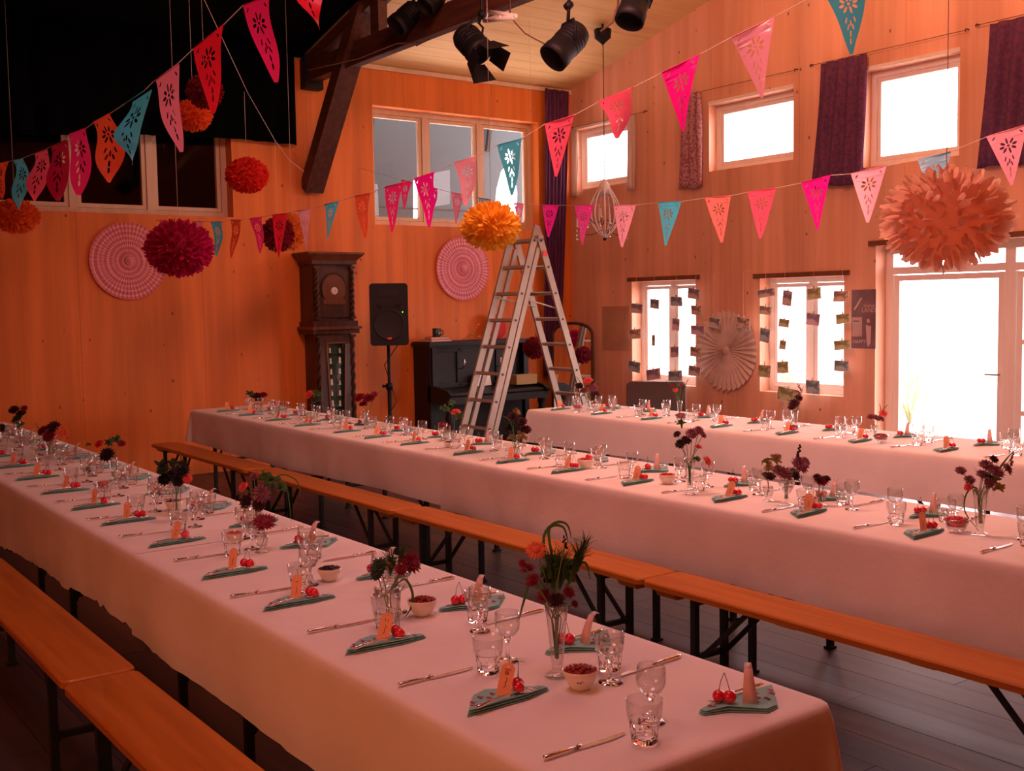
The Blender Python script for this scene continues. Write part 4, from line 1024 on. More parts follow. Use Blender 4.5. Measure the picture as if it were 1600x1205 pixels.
# ------------------------------------------------------------------ pleated paper fans
def ring_mat(name, c1, c2, freq):
    mt = mat(name, c1, .8, trans=.15); N = mt.node_tree.nodes; L = mt.node_tree.links; b = N['Principled BSDF']
    tc = [n for n in N if n.type == 'TEX_COORD'][0]
    vl = N.new('ShaderNodeVectorMath'); vl.operation = 'LENGTH'; L.new(tc.outputs['Object'], vl.inputs[0])
    mm = N.new('ShaderNodeMath'); mm.operation = 'MULTIPLY'; mm.inputs[1].default_value = freq; L.new(vl.outputs['Value'], mm.inputs[0])
    sn = N.new('ShaderNodeMath'); sn.operation = 'SINE'; L.new(mm.outputs[0], sn.inputs[0])
    cr = N.new('ShaderNodeValToRGB'); cr.color_ramp.elements[0].position = .1; cr.color_ramp.elements[1].position = .75
    cr.color_ramp.elements[0].color = (*c1, 1); cr.color_ramp.elements[1].color = (*c2, 1)
    L.new(sn.outputs[0], cr.inputs[0]); L.new(cr.outputs[0], b.inputs['Base Color'])
    return mt
def paper_fan(c, r, rot, mt, label, n=54, rings=9, rim=.0, cat='paper fan', pleat=.009, centre=True):
    t = thing('paper_fan', label, cat, c, 0, None, rot)
    mb = MB(); vs = []; fs = []
    for j in range(rings+1):
        rr_ = r*(.05 + .95*j/rings)
        for i in range(2*n):
            a = PI*i/n; z = .015 + (pleat if i % 2 else 0)*(.3+.7*j/rings) + (.008 if j % 2 else 0)
            q = rr_*(1 + (rim if (j == rings and i % 2) else 0))
            vs.append((q*math.cos(a), q*math.sin(a), z))
    for j in range(rings):
        for i in range(2*n): k = (i+1) % (2*n); fs.append((j*2*n+i, j*2*n+k, (j+1)*2*n+k, (j+1)*2*n+i))
    mb.add(vs, fs); mb.build('pleated_paper', mt, t)
    if centre:
        MB().lathe([(.0005, .045), (r*.09, .042), (r*.11, .03), (r*.11, .0), (.0005, .0)], 24).build('centre_rosette', mt, t)
    MB().cbox((0, 0, .006), (.03, .03, .012)).build('hanging_tab', M_string, t)
    return t
F1 = ring_mat('pink_fan_paper', (.76, .22, .26), (.88, .46, .46), 130)
F2 = ring_mat('pink_fan_paper_bright', (.88, .30, .42), (.95, .58, .64), 130)
F3 = mat('ivory_fan_paper', (.66, .52, .44), .8, trans=.1)
p = at_X(200, 408, XB+.004); p.x = XB+.004; paper_fan(p, .385, (0, PI/2, 0), F1, 'dull pink pleated paper fan on the back wall, half hidden by magenta pompom')
p = at_X(722, 420, XB+.004); p.x = XB+.004; paper_fan(p, .385, (0, PI/2, 0), F2, 'bright pink pleated paper fan on the back wall above the piano')
p = at_Y(1137, 548, YR-.004); p.y = YR-.004; paper_fan(p, .43, (PI/2, 0, 0), F3, 'large ivory pleated paper fan on the wall between the two low windows', n=36, rings=6, rim=.07, pleat=.03)

# ------------------------------------------------------------------ long case clock
ck = thing('long_case_clock', 'tall carved dark wooden long case clock against the back wall', 'clock', (-10.85, 5.605, 0))
def cb(name, d, wd, z0, z1, mt=M_clock, par=None, extra=0):
    return MB().box((-d-extra*0, -wd/2, z0), (extra, wd/2, z1)).build(name, mt, par or ck)
DP = .33
cb('plinth', DP, .52, 0, .36, extra=.02); cb('plinth_moulding', DP, .55, .36, .41, extra=.035)
mb = MB(); mb.box((-DP, -.21, .41), (-.06, .21, 1.44)); mb.build('trunk', M_clock, ck)
# trunk front with a tapering glazed door
tz0, tz1 = .50, 1.34
tw0, tw1 = .085, .115
ou = [(-.19, .41), (.19, .41), (.19, 1.44), (-.19, 1.44)]; ho = [(-tw0, tz0), (tw0, tz0), (tw1, tz1), (-tw1, tz1)]
vs, fs = fill2d([ou, ho]); mb = MB()
mb.add([(0, v.x, v.y) for v in vs] + [(-.02, v.x, v.y) for v in vs], [tuple(f) for f in fs] + [tuple(i+len(vs) for i in f[::-1]) for f in fs]); mb.build('trunk_door', M_clock, ck, fix=False)
mb = MB()
for a, b in (((-tw0, tz0), (tw0, tz0)), ((tw0, tz0), (tw1, tz1)), ((tw1, tz1), (-tw1, tz1)), ((-tw1, tz1), (-tw0, tz0))): mb.bar((.006, *a), (.006, *b), .018, .014, up=(1, 0, 0))
mb.build('door_moulding', M_clockp, ck)
MB().box((-.058, -.14, tz0-.03), (-.052, .14, tz1+.03)).build('green_backing', mat('dark_green_velvet', (.015, .05, .02), .8), ck)
MB().prism(ho, -.012, -.009, 'x').build('door_glass', M_pane, ck)
for k in range(7):
    z = tz0+.02 + k*.118
    MB().box((-.052, -tw0-.012, z-.006), (-.014, tw0+.012, z)).build('display_shelf', mat('dark_shelf', (.03, .045, .02), .7), ck)
cb('waist_moulding', DP, .56, 1.44, 1.49, extra=.03); cb('waist_ledge', DP, .60, 1.49, 1.52, M_clockp, extra=.055); cb('waist_moulding', DP, .54, 1.52, 1.58, extra=.02)
mb = MB(); mb.box((-DP, -.25, 1.58), (-.03, .25, 2.20)); mb.build('hood', M_clock, ck)
MB().box((-.03, -.19, 1.62), (-.012, .19, 2.14)).build('hood_door', M_clock, ck)
mb = MB(); ar = [(-.13, 1.76), (.13, 1.76)] + [(.15*math.cos(R(a)), 1.93+.17*math.sin(R(a))) for a in range(-10, 191, 14)]
mb.prism(ar, -.012, -.002, 'x'); mb.build('dial_panel', M_clockp, ck)
mb = MB(); mb.tube([(-.002, .15*math.cos(R(a)), 1.93+.17*math.sin(R(a))) for a in range(-40, 221, 10)], .009, 6); mb.build('arch_moulding', M_clock, ck)
Mx = Matrix(((0, 0, 1), (0, 1, 0), (1, 0, 0)))
MB().lathe([(.0005, .004), (.036, .004), (.040, .001), (.042, -.004)], 24, (0, 0, 1.91), M=Mx).build('dial', M_white, ck)
MB().bar((.006, 0, 1.91), (.006, .014, 1.925), .003, .002, up=(1, 0, 0)).bar((.006, 0, 1.91), (.006, .02, 1.905), .003, .002, up=(1, 0, 0)).build('hands', M_dark, ck)
def twist(y, z0, z1, r):
    pts = []; n = 60
    mb = MB()
    for s in (0, PI):
        pts = [(-.0+.6*r*math.cos(s+i*.42), y+.6*r*math.sin(s+i*.42), z0+(z1-z0)*i/n) for i in range(n+1)]
        mb.tube(pts, r*.62, 6)
    mb.box((-.025, y-.03, z0-.03), (.028, y+.03, z0)); mb.box((-.025, y-.03, z1), (.028, y+.03, z1+.03))
    return mb
for y in (-.215, .215): twist(y, 1.63, 2.15, .026).build('twisted_column', M_clock, ck)
for y in (-.205, .205): twist(y, .46, 1.40, .026).build('twisted_column', M_clock, ck)
cb('frieze', DP, .54, 2.20, 2.24, extra=.02)
mb = MB(); mb.add([(-DP, -.27, 2.24), (.02, -.27, 2.24), (.02, .27, 2.24), (-DP, .27, 2.24), (-DP, -.34, 2.31), (.085, -.34, 2.31), (.085, .34, 2.31), (-DP, .34, 2.31)], [(0, 1, 2, 3), (4, 5, 6, 7), (0, 1, 5, 4), (1, 2, 6, 5), (2, 3, 7, 6), (3, 0, 4, 7)]); mb.box((-DP, -.34, 2.31), (.085, .34, 2.33)); mb.build('cornice', M_clockp, ck)
M_orn = mat('pale_glazed_ornament', (.75, .85, .70), .3)
orn = None; lv = ['bottom', 'second', 'third', 'fourth', 'fifth', 'sixth', 'top']
for k in range(7):
    for s, nm in ((-1, 'left'), (1, 'right')):
        z = tz0+.021+k*.118; loc = (-10.85-.033, 5.605+s*(.042+.003*k), z); lb = 'small pale ornament in the clock case, %s shelf, %s' % (lv[k], nm)
        if orn is None:
            orn = MB().lathe([(.0005, 0), (.014, 0), (.016, .012), (.009, .026), (.013, .038), (.011, .052), (.004, .062), (.0005, .064)], 12).build('shelf_ornament', M_orn, loc=loc); tag(orn, lb, 'ornament', 'ornaments in the clock case')
        else:
            o = orn.copy(); COL.objects.link(o); o.location = loc; o['label'] = lb; o.rotation_euler.z = random.uniform(0, 3); o.scale = [random.uniform(.8, 1.2)]*3

# ------------------------------------------------------------------ loudspeaker on its stand
dsp = 11.7; pc = at_d(607.5, 491.5, dsp); ux = 1/FPX*dsp
rz = math.atan2(CAM.y-pc.y, CAM.x-pc.x) + PI/2 + R(6)
SW, SHh, SD = 60*ux/2, 97*ux/2, .30
t = thing('loudspeaker', 'black moulded loudspeaker with a red badge on a tripod between clock and piano', 'speaker', (pc.x, pc.y, pc.z-SHh), rz)
def rbox(x0, x1, z0, z1, y0, y1, r, tp=1):
    o_ = rrect(x0, x1, z0, z1, r, 4); n = len(o_); mb = MB()
    mb.add([(x, y0, z) for x, z in o_] + [(x*tp, y1, z) for x, z in o_], [tuple(range(n)), tuple(range(n, 2*n))[::-1]] + [(i, (i+1) % n, n+(i+1) % n, n+i) for i in range(n)]); return mb
rbox(-SW, SW, 0, 2*SHh, -.02, SD, .035, .72).build('cabinet', M_blackp, t)
My = Matrix(((1, 0, 0), (0, 0, -1), (0, 1, 0)))
MB().lathe([(.0005, .0), (.13, .0), (.150, .006), (.158, .012), (.166, .008), (.168, 0)], 40, (0, -.021, .225), M=My).build('woofer_grille', M_grille, t)
rbox(-SW*.55, SW*.55, 2*SHh-.135, 2*SHh-.055, -.028, -.018, .015).build('horn', M_grille, t)
for s in (-1, 1): MB().prism([(s*.055, .43), (s*.135, .445), (s*.10, .385)], -.026, -.019, 'y').build('port', M_dark, t)
MB().box((-.022, -.034, .065), (.022, -.026, .088)).build('badge', mat('red_badge', (.75, .06, .03), .4), t)
MB().sphere((.145, -.024, .355), .006, 8, 6).build('power_light', mat('green_led', (.2, .9, .1), .4, emit=((.3, 1, .1), 2.5)), t)
st = thing('speaker_stand', 'black tripod stand under the loudspeaker', 'stand', (pc.x, pc.y, 0), rz)
yb = .12
MB().tube([(0, yb, .62), (0, yb, pc.z-SHh-.001)], .017, 12).build('pole', M_dark, st)
MB().tube([(0, yb, .12), (0, yb, .86)], .023, 12).build('outer_tube', M_dark, st)
MB().tube([(0, yb, .83), (0, yb, .90)], .036, 12).build('collar', M_dark, st)
MB().tube([(-.03, yb, .87), (-.075, yb, .87)], [.012, .018], 10).build('clamp_knob', M_dark, st)
MB().tube([(0, yb, .44), (0, yb, .50)], .034, 12).build('leg_hub', M_dark, st)
for k in range(3):
    a = R(90+120*k+20); MB().bar((.03*math.cos(a), yb+.03*math.sin(a), .47), (.46*math.cos(a), yb+.46*math.sin(a), .012), .022, .018).build('leg', M_dark, st)
    MB().bar((.02*math.cos(a), yb+.02*math.sin(a), .15), (.24*math.cos(a), yb+.24*math.sin(a), .235), .014, .008).build('strut', M_dark, st)
o = MB().tube([(pc.x+.02, pc.y+.1, 1.33), (pc.x-.12, pc.y+.0, 1.1), (pc.x-.05, pc.y+.1, .7), (pc.x-.2, pc.y-.3, .05), (pc.x-.3, pc.y-.5, .01)], .005, 6).build('cable', M_dark, st); o.matrix_parent_inverse = Matrix.LocRotScale(st.location, st.rotation_euler, None).inverted()

# ------------------------------------------------------------------ upright piano
pn = thing('upright_piano', 'old black upright piano against the back wall behind the ladder', 'piano', (-11.17, 7.51, 0))
PW = 1.44/2
MB().box((0, -PW, .06), (.36, -PW+.06, 1.26)).build('side', M_piano, pn); MB().box((0, PW-.06, .06), (.36, PW, 1.26)).build('side', M_piano, pn)
MB().box((0, -PW+.06, .1), (.30, PW-.06, 1.255)).build('case', M_piano, pn)
mb = MB(); mb.box((-.0, -PW-.035, 1.262), (.42, PW+.035, 1.295)); mb.build('lid', M_piano, pn); MB().box((0, -PW-.015, 1.295), (.40, PW+.015, 1.308)).build('lid_edge', M_piano, pn)
for (a, b) in ((-.64, -.30), (-.27, .27), (.30, .64)):
    mb = MB()
    for c, d_ in (((a, .80), (b, .80)), ((b, .80), (b, 1.2)), ((b, 1.2), (a, 1.2)), ((a, 1.2), (a, .80))): mb.bar((.315, *c), (.315, *d_), .03, .02, up=(1, 0, 0))
    mb.build('panel_moulding', M_piano, pn); MB().box((.30, a+.02, .82), (.306, b-.02, 1.18)).build('front_panel', M_piano, pn)
for y in (-.665, .665): MB().box((.36, y-.035, .78), (.385, y+.035, 1.24)).build('pilaster', M_piano, pn)
MB().box((.30, -PW, .60), (.76, PW, .68)).build('key_bed', M_piano, pn)
mb = MB(); mb.prism([(.30, .68), (.74, .68), (.75, .70), (.72, .725), (.36, .76), (.30, .76)], -PW+.05, PW-.05, 'y'); mb.build('key_lid', M_piano, pn)
for y in (-PW+.0, PW-.05): MB().prism([(.30, .68), (.78, .68), (.79, .71), (.70, .76), (.36, .80), (.30, .80)], y, y+.05, 'y').build('key_cheek', M_piano, pn)
for y in (-PW+.05, PW-.05):
    MB().lathe([(.045, .0), (.045, .06), (.025, .10), (.030, .2), (.045, .33), (.055, .45), (.035, .5), (.05, .56), (.05, .60)], 16, (.68, y, 0)).build('leg', M_piano, pn)
    MB().box((.0, y-.04, 0), (.74, y+.04, .06)).build('toe_block', M_piano, pn)
MB().box((.30, -PW+.08, .12), (.33, PW-.08, .58)).build('lower_panel', M_piano, pn)
for y in (-.28, .25):
    ms = MB(); ms.tube([(.31, y, .98), (.40, y, .99), (.42, y, 1.03), (.42, y, 1.06)], .007, 8); ms.lathe([(.0005, 0), (.022, .0), (.028, .012), (.012, .014), (.012, .04), (.014, .045), (.0005, .045)], 14, (.42, y, 1.05)); ms.build('candle_holder', M_silver, pn)
def on_piano(px, py, X, z):
    p = at_X(px, py, X); return (X, p.y, z)
bk = thing('book', 'lower book under the mug on the piano', 'book', on_piano(683, 525, -10.97, 1.308), R(4)); M_bk = mat('red_book_cover', (.45, .07, .05), .6); M_pg = mat('book_pages', (.75, .62, .48), .8)
MB().box((-.09, -.15, 0), (.09, .15, .003)).box((-.09, -.15, .025), (.09, .15, .028)).box((-.09, -.15, .003), (-.086, .15, .025)).build('cover', M_bk, bk); MB().box((-.085, -.146, .003), (.086, .146, .025)).build('pages', M_pg, bk)
b2 = dup(bk, on_piano(683, 520, -10.97, 1.3365), R(-5), 'upper red book with the mug on it on the piano'); b2.scale = (.9, .8, .9)
mg = thing('mug', 'dark green glazed mug standing on the books on the piano', 'mug', on_piano(682, 512, -10.97, 1.3620), R(60)); M_mug = mat('dark_green_glaze', (.015, .05, .04), .15, coat=.6)
MB().lathe([(.0005, 0), (.044, 0), (.050, .01), (.052, .10), (.049, .102), (.046, .095), (.044, .012), (.0005, .01)], 28).build('body', M_mug, mg); MB().tube([(.05, 0, .08), (.075, 0, .075), (.082, 0, .05), (.072, 0, .025), (.05, 0, .022)], .006, 8).build('handle', M_mug, mg)
p = on_piano(775, 515, -11.05, 1.308)
t = thing('red_disc', 'round red paper disc standing on the piano behind the ladder', 'decoration', (p[0], p[1], p[2]+.155), 0, None, (0, R(78), 0)); MB().lathe([(.0005, .02), (.10, .018), (.150, .006), (.155, 0), (.0005, -.004)], 36).build('disc', mat('red_paper', (.55, .012, .02), .7), t); MB().lathe([(.0005, .03), (.02, .028), (.025, .018)], 16).build('centre_knot', M_bk, t)
t = thing('dried_twig', 'small orange dried twig on the piano between mug and red disc', 'plant', on_piano(735, 525, -10.97, 1.308)); mb = MB()
for (a, b, c) in (((0, -.12, .01), (0, 0, .06), (0, .10, .17)), ((0, -.05, .04), (0, .0, .1), (0, -.02, .14)), ((0, 0, .06), (.02, .06, .05), (.03, .12, .02))): mb.tube([a, b, c], [.004, .0035, .002], 5)
mb.build('stem', M_straw, t); mb = MB()
for (y, z) in ((.10, .17), (.06, .13), (.03, .10), (.11, .03), (-.02, .13)): blade(mb, [(0, y, z), (0, y+.02, z+.02), (0, y+.05, z+.015)], .012)
tag(mb.build('leaves', PET['orange'], t), kind='stuff')
t = thing('cardboard_box', 'small ochre box lying on the right end of the piano key lid', 'box', (-10.62, 8.0, .7655), R(3)); M_box = mat('ochre_card', (.42, .30, .12), .8)
MB().box((-.07, -.16, 0), (.07, .16, .085)).build('box_body', M_box, t); MB().box((-.074, -.164, .085), (.074, .164, .115)).build('lid', M_box, t)
t = thing('sheet_music', 'pale sheet of music leaning on the piano behind the ladder', 'sheet', (-10.75, 7.50, .765), 0, None, (0, R(-14), 0)); MB().box((0, -.12, 0), (.002, .12, .15)).build('paper', M_white, t); 
pompom(835, 544, 19, 18, 12.3, tissue('dark_red', (.3, .01, .03), (.22, .008, .02)), 'dark red tissue ball low in the corner between piano and mirror', n=220, petal=(.3, .12))

# ------------------------------------------------------------------ double ladder
ld = thing('step_ladder', 'tall aluminium double ladder standing open in front of the piano', 'ladder', (-9.0, 6.83, 0))
LH, SP = 2.50, .325
def lp(side, z, x): return Vector((x*(1.0+.14*(LH-z)/LH), side*SP*(LH-z), z))
def rail(side, x, z0, z1, nm='rail', off=0, wd=.026, th=.072):
    a = lp(side, z0, x); b = lp(side, z1, x); n = Vector((0, 1, 0)); d_ = (b-a).normalized(); nn = Vector((1, 0, 0)).cross(d_)
    a += nn*off; b += nn*off
    MB().bar(a, b, th, wd, up=(1, 0, 0)).build(nm, M_alu, ld); return a, b, nn
def rungs(side, xs, z0, z1, off=0, dz=.266, nm='rung'):
    z = z0; d_ = (lp(side, 2, 0)-lp(side, 1, 0)).normalized(); nn = Vector((1, 0, 0)).cross(d_)
    while z < z1:
        a = lp(side, z, xs[0])+nn*off; b = lp(side, z, xs[1])+nn*off
        MB().bar(a+Vector((-.016, 0, 0)), b+Vector((.016, 0, 0)), .034, .030, up=d_).build(nm, M_alu, ld)
        for q, s in ((a, -1), (b, 1)): MB().cbox(q+Vector((s*.0175, 0, 0)), (.006, .02, .02)).build('rung_end', M_aluhole, ld)
        z += dz
for x in (-.2, .2): rail(-1, x, .0, LH+.02); rail(-1, x*.93, .06, LH-.18, 'inner_rail', off=-.085, wd=.03, th=.05); rail(1, x, .0, LH-.02)
rungs(-1, (-.2, .2), .24, LH-.05); rungs(1, (-.2, .2), .24, LH-.1)
for x in (-.2, .2):
    MB().bar(lp(-1, LH-.1, x)+Vector((.02, 0, 0)), lp(1, LH-.1, x)+Vector((.02, 0, 0)), .03, .10, up=(1, 0, 0)).build('hinge', M_alu, ld)
    for s in (-1, 1): MB().cbox(lp(s, .02, x), (.035, .085, .04)).build('rubber_foot', M_dark, ld)
MB().bar(lp(-1, 1.80, .17), lp(1, 1.68, .17), .02, .012).build('spreader', M_alu, ld); MB().bar(lp(-1, 1.80, -.17), lp(1, 1.70, -.17), .02, .012).build('spreader', M_alu, ld)
q = lp(1, 2.24, .2)+Vector((.022, 0, 0)); MB().cbox(q, (.004, .055, .055)).build('red_sticker', mat('red_sticker', (.7, .03, .03), .4), ld)

# ------------------------------------------------------------------ arched mirror in the corner
t = thing('arched_mirror', 'arched wood-framed mirror leaning in the corner right of the ladder', 'mirror', (-10.76, 8.88, 0), R(41))
mw, mh = .255, 1.49
ar = [(-mw, .02), (mw, .02), (mw, mh-.13)] + [(mw*math.cos(R(a))*.98, mh-.13+.13*math.sin(R(a))) for a in range(12, 169, 12)] + [(-mw, mh-.13)]
lean = Matrix.Rotation(R(-4), 3, 'X')
mb = MB(); n = len(ar); mb.prism([(x*.93, .06+(z-.02)*.955) for x, z in ar], -.006, .006, 'y'); mb.v = [tuple(lean @ Vector(v)) for v in mb.v]; mb.build('mirror_glass', M_mirror, t)
mb = MB(); mb.tube([lean @ Vector((x, 0, z)) for x, z in ar+[ar[0]]], .016, 8); mb.build('frame', M_clock, t)
mb = MB(); mb.prism(ar, .008, .016, 'y'); mb.v = [tuple(lean @ Vector(v)) for v in mb.v]; mb.build('backing', M_clock, t)

# ------------------------------------------------------------------ curtains on wires
def curtain(name, axis, c, top, bot, z1, z0, mt, folds, label, amp=.03, grp='curtains at the upper windows'):
    nu, nv = folds*8, 14; vs = []; fs = []
    for j in range(nv+1):
        t_ = j/nv; a = top[0]+(bot[0]-top[0])*t_; b = top[1]+(bot[1]-top[1])*t_
        for i in range(nu+1):
            s = i/nu; u = a+(b-a)*s; off = amp*math.sin(s*folds*2*PI+.5*math.sin(t_*3))*(.6+.4*t_) + .01*math.sin(s*19+t_*5)
            z = z1+(z0-z1)*t_ + .012*math.sin(s*7)*t_
            vs.append((u, c+off, z) if axis == 'y' else (c+off, u, z))
    for j in range(nv):
        for i in range(nu): k = j*(nu+1)+i; fs.append((k, k+1, k+nu+2, k+nu+1))
    o = MB().add(vs, fs, True).build(name, mt); md = o.modifiers.new('th', 'SOLIDIFY'); md.thickness = .004
    return tag(o, label, 'curtain', grp)
curtain('curtain', 'x', XB+.09, (8.79, 9.18), (8.70, 8.98), 4.46, .80, M_purple, 6, 'long dark purple curtain in the corner beside the back window')
curtain('curtain', 'y', YR-.06, (-9.13, -8.82), (-9.17, -8.80), 4.09, 3.03, M_pinkcur, 3, 'short pink flowered curtain left of the middle upper window')
curtain('curtain', 'y', YR-.07, (-7.16, -6.62), (-7.27, -6.66), 4.09, 2.86, M_purple2, 4, 'purple patterned curtain left of the largest upper window')
curtain('curtain', 'y', YR-.07, (-5.36, -4.75), (-5.46, -4.8), 4.10, 2.86, M_purple2, 4, 'purple patterned curtain at the right edge of the photo')
curtain('curtain', 'y', YR-.05, (-11.13, -10.99), (-11.13, -11.0), 3.97, 3.12, M_palecur, 2, 'narrow pale curtain at the left side of the corner upper window', amp=.015)
curtain('curtain', 'y', YR-.05, (-10.06, -9.92), (-10.06, -9.92), 3.99, 3.10, M_palecur, 2, 'narrow pale curtain at the right side of the corner upper window', amp=.015)
for k, (a, b, z, l) in enumerate(((-11.15, -9.75, 4.0, 'curtain wire with hooks above the corner upper window'), (-9.2, -7.5, 4.09, 'curtain wire with hooks above the middle upper window'), (-7.3, -5.6, 4.10, 'curtain wire with hooks above the largest upper window'), (-5.5, -3.6, 4.12, 'curtain wire with hooks at the right edge'))):
    t = thing('curtain_wire', l, 'wire', (a, YR-.05, z), 0, 'curtain wires on the window wall')
    MB().tube([(0, 0, 0), (b-a, 0, 0)], .003, 6).build('wire', M_strd, t)
    for x in (0, b-a): MB().tube([(x, .05, .012), (x, 0, .012), (x, -.012, 0), (x, 0, -.012)], .006, 6).build('hook', M_strd, t)

# ------------------------------------------------------------------ stage lights
def stage_light(rear, front, r, d, hang, label, barn=False, drop=None):
    a = at_d(rear[0], rear[1], d+.05); b = at_d(front[0], front[1], d-.05); c = (a+b)/2; ax = (b-a); L_ = ax.length; rr = r/FPX*d
    q = ax.normalized().to_track_quat('Z', 'Y')
    t = thing('stage_light', label, 'stage light', c, 0, 'stage lights on the truss'); t.rotation_mode = 'QUATERNION'; t.rotation_quaternion = q
    h = L_/2
    MB().lathe([(.0005, -h), (rr*.55, -h), (rr*.85, -h*.86), (rr, -h*.6), (rr, h*.55), (rr*1.06, h*.56), (rr*1.06, h), (rr*.92, h), (rr*.9, h*.3), (.0005, h*.2)], 28).build('can', M_dark, t)
    for k in range(4): MB().lathe([(rr*1.0, -h*.5+k*.03), (rr*1.04, -h*.5+k*.03+.005), (rr*1.0, -h*.5+k*.03+.01)], 28).build('cooling_rib', M_dark, t)
    MB().lathe([(.0005, h*.5), (rr*.88, h*.5)], 24).build('lens', mat('lens_glass', (.03, .03, .035), .1, coat=.5), t)
    if barn:
        for k in range(4):
            an = R(90*k+20); e = Vector((math.cos(an), math.sin(an), 0)); s_ = Vector((-math.sin(an), math.cos(an), 0)); w0, w1 = rr*.72, rr*(1.05 if k % 2 else .8); L2 = rr*1.25
            p0 = e*rr*1.0+Vector((0, 0, h)); p1 = e*rr*1.45+Vector((0, 0, h+L2)); mb = MB(); th = e*.003
            vs = [p0-s_*w0, p0+s_*w0, p1+s_*w1, p1-s_*w1]; mb.add([v for v in vs]+[v+th for v in vs], [(0, 1, 2, 3), (4, 5, 6, 7), (0, 1, 5, 4), (1, 2, 6, 5), (2, 3, 7, 6), (3, 0, 4, 7)]); mb.build('barn_door', M_dark, t)
    hp = at_d(hang[0], hang[1], d); inv = q.inverted(); hl = inv @ (hp-c); up = hl.normalized(); sd = up.cross(Vector((0, 0, 1))).normalized()
    mb = MB(); top = up*(rr*1.5)
    mb.tube([sd*rr*1.06, sd*rr*1.06+up*rr*.9, sd*rr*.75+top, -sd*rr*.75+top, -sd*rr*1.06+up*rr*.9, -sd*rr*1.06], .009, 6); mb.build('yoke', M_dark, t)
    ztop = Vector((0, 0, 1))
    tz = drop if drop is not None else zc(hp.x)-.02
    e = inv @ (Vector((hp.x, hp.y, tz))-c)
    MB().tube([top, hl, e], .014, 8).build('hanger', M_dark, t)
    MB().lathe([(.0005, -.02), (.03, -.02), (.03, .03), (.0005, .03)], 10, hl).build('clamp', M_dark, t)
    return t
stage_light((721, 50), (752, 84), 22, 8.7, (753, 22), 'black stage light with barn doors hanging below the beam', barn=True)
stage_light((908, 45), (863, 92), 23, 8.0, (889, 8), 'black cylindrical stage light in the top centre of the photo')
stage_light((1003, -28), (983, 34), 22, 7.7, (1010, -40), 'black stage light cut off by the top edge of the photo')
stage_light((652, 12), (618, 42), 17, 10.1, (650, -8), 'black stage light resting behind the tie beam near its post')
stage_light((690, -14), (664, 12), 15, 9.7, (690, -30), 'partly hidden black stage light above the tie beam at its upper end')
tr = thing('strip_light', 'white strip light frame hanging just below the beam', 'lamp', at_d(782, 26, 9.0)); bs = tr.location.copy()
for nm, a, b in (('tube', (757, 33), (803, 27)), ('tube', (762, 18), (806, 25))):
    MB().tube([at_d(*a, 9.2)-bs, at_d(*b, 8.8)-bs], .018, 10).build(nm, M_white, tr)
MB().tube([at_d(803, 27, 8.8)-bs, at_d(806, 25, 8.8)-bs], .02, 8).tube([at_d(758, 33, 9.2)-bs, at_d(762, 18, 9.2)-bs], .012, 8).tube([at_d(780, 30, 9.0)-bs, at_d(784, 21, 9.0)-bs], .01, 8).build('cross_piece', M_white, tr)
hp = at_d(797, 20, 8.85); MB().tube([hp-bs, Vector((hp.x, hp.y, zc(hp.x)-.02))-bs], .006, 6).build('suspension_rod', M_strd, tr)
for pts, l, nm in (([(938, 49), (957, 35), (966, 8), (967, -30)], 'curved cable rising from the central stage light', 'M'), ([(802, 32), (820, 52), (838, 62), (858, 72)], 'thin wire from the strip light to the central stage light', 'm'), ([(480, 110), (560, 92), (620, 68), (655, 66), (650, 72), (690, 52)], 'cables looped along the underside of the tie beam', 'm')):
    P = [at_d(x, y, 8.4 if nm == 'M' else (8.6 if pts[0][0] == 802 else 10.2)) for x, y in pts]
    o = MB().tube(P, .009 if nm == 'M' else .005, 6).build('cable', M_strd); tag(o, l, 'cable')

# ------------------------------------------------------------------ wire chandelier
dch = 12.6; cc = at_d(945, 372, dch); u = dch/FPX
ch = thing('chandelier', 'onion-shaped white wire chandelier with glass drops before the corner window', 'chandelier', cc)
M_chw = mat('white_metal_rib', (.75, .68, .66), .4)
prof = [(0, 0), (10, 8), (20, 22), (24, 38), (21, 54), (14, 68), (6, 80), (2, 88)]
def smooth(P, n=4):
    Q = []
    for i in range(len(P)-1):
        p0, p1, p2, p3 = [Vector(P[max(0, min(len(P)-1, k))]) for k in (i-1, i, i+1, i+2)]
        for k in range(n):
            t_ = k/n; Q.append(.5*((2*p1)+(p2-p0)*t_+(2*p0-5*p1+4*p2-p3)*t_*t_+(3*p1-p0-3*p2+p3)*t_**3))
    return Q+[Vector(P[-1])]
for k in range(9):
    a = 2*PI*k/9; MB().tube([(r*u*math.cos(a), r*u*math.sin(a), z*u) for r, z in [tuple(v) for v in smooth(prof)]], .009, 6).build('rib', M_chw, ch)
MB().sphere((0, 0, -.01), .022, 10, 8).build('bottom_finial', M_dark, ch)
MB().tube([(0, 0, 0), (0, 0, 88*u)], .006, 6).build('centre_rod', M_strd, ch)
MB().lathe([(.0005, 74*u), (12*u, 66*u), (9*u, 80*u), (3*u, 90*u), (.0005, 92*u)], 16).build('crown_cup', M_chw, ch)
M_cry = real_glass('crystal_drop')
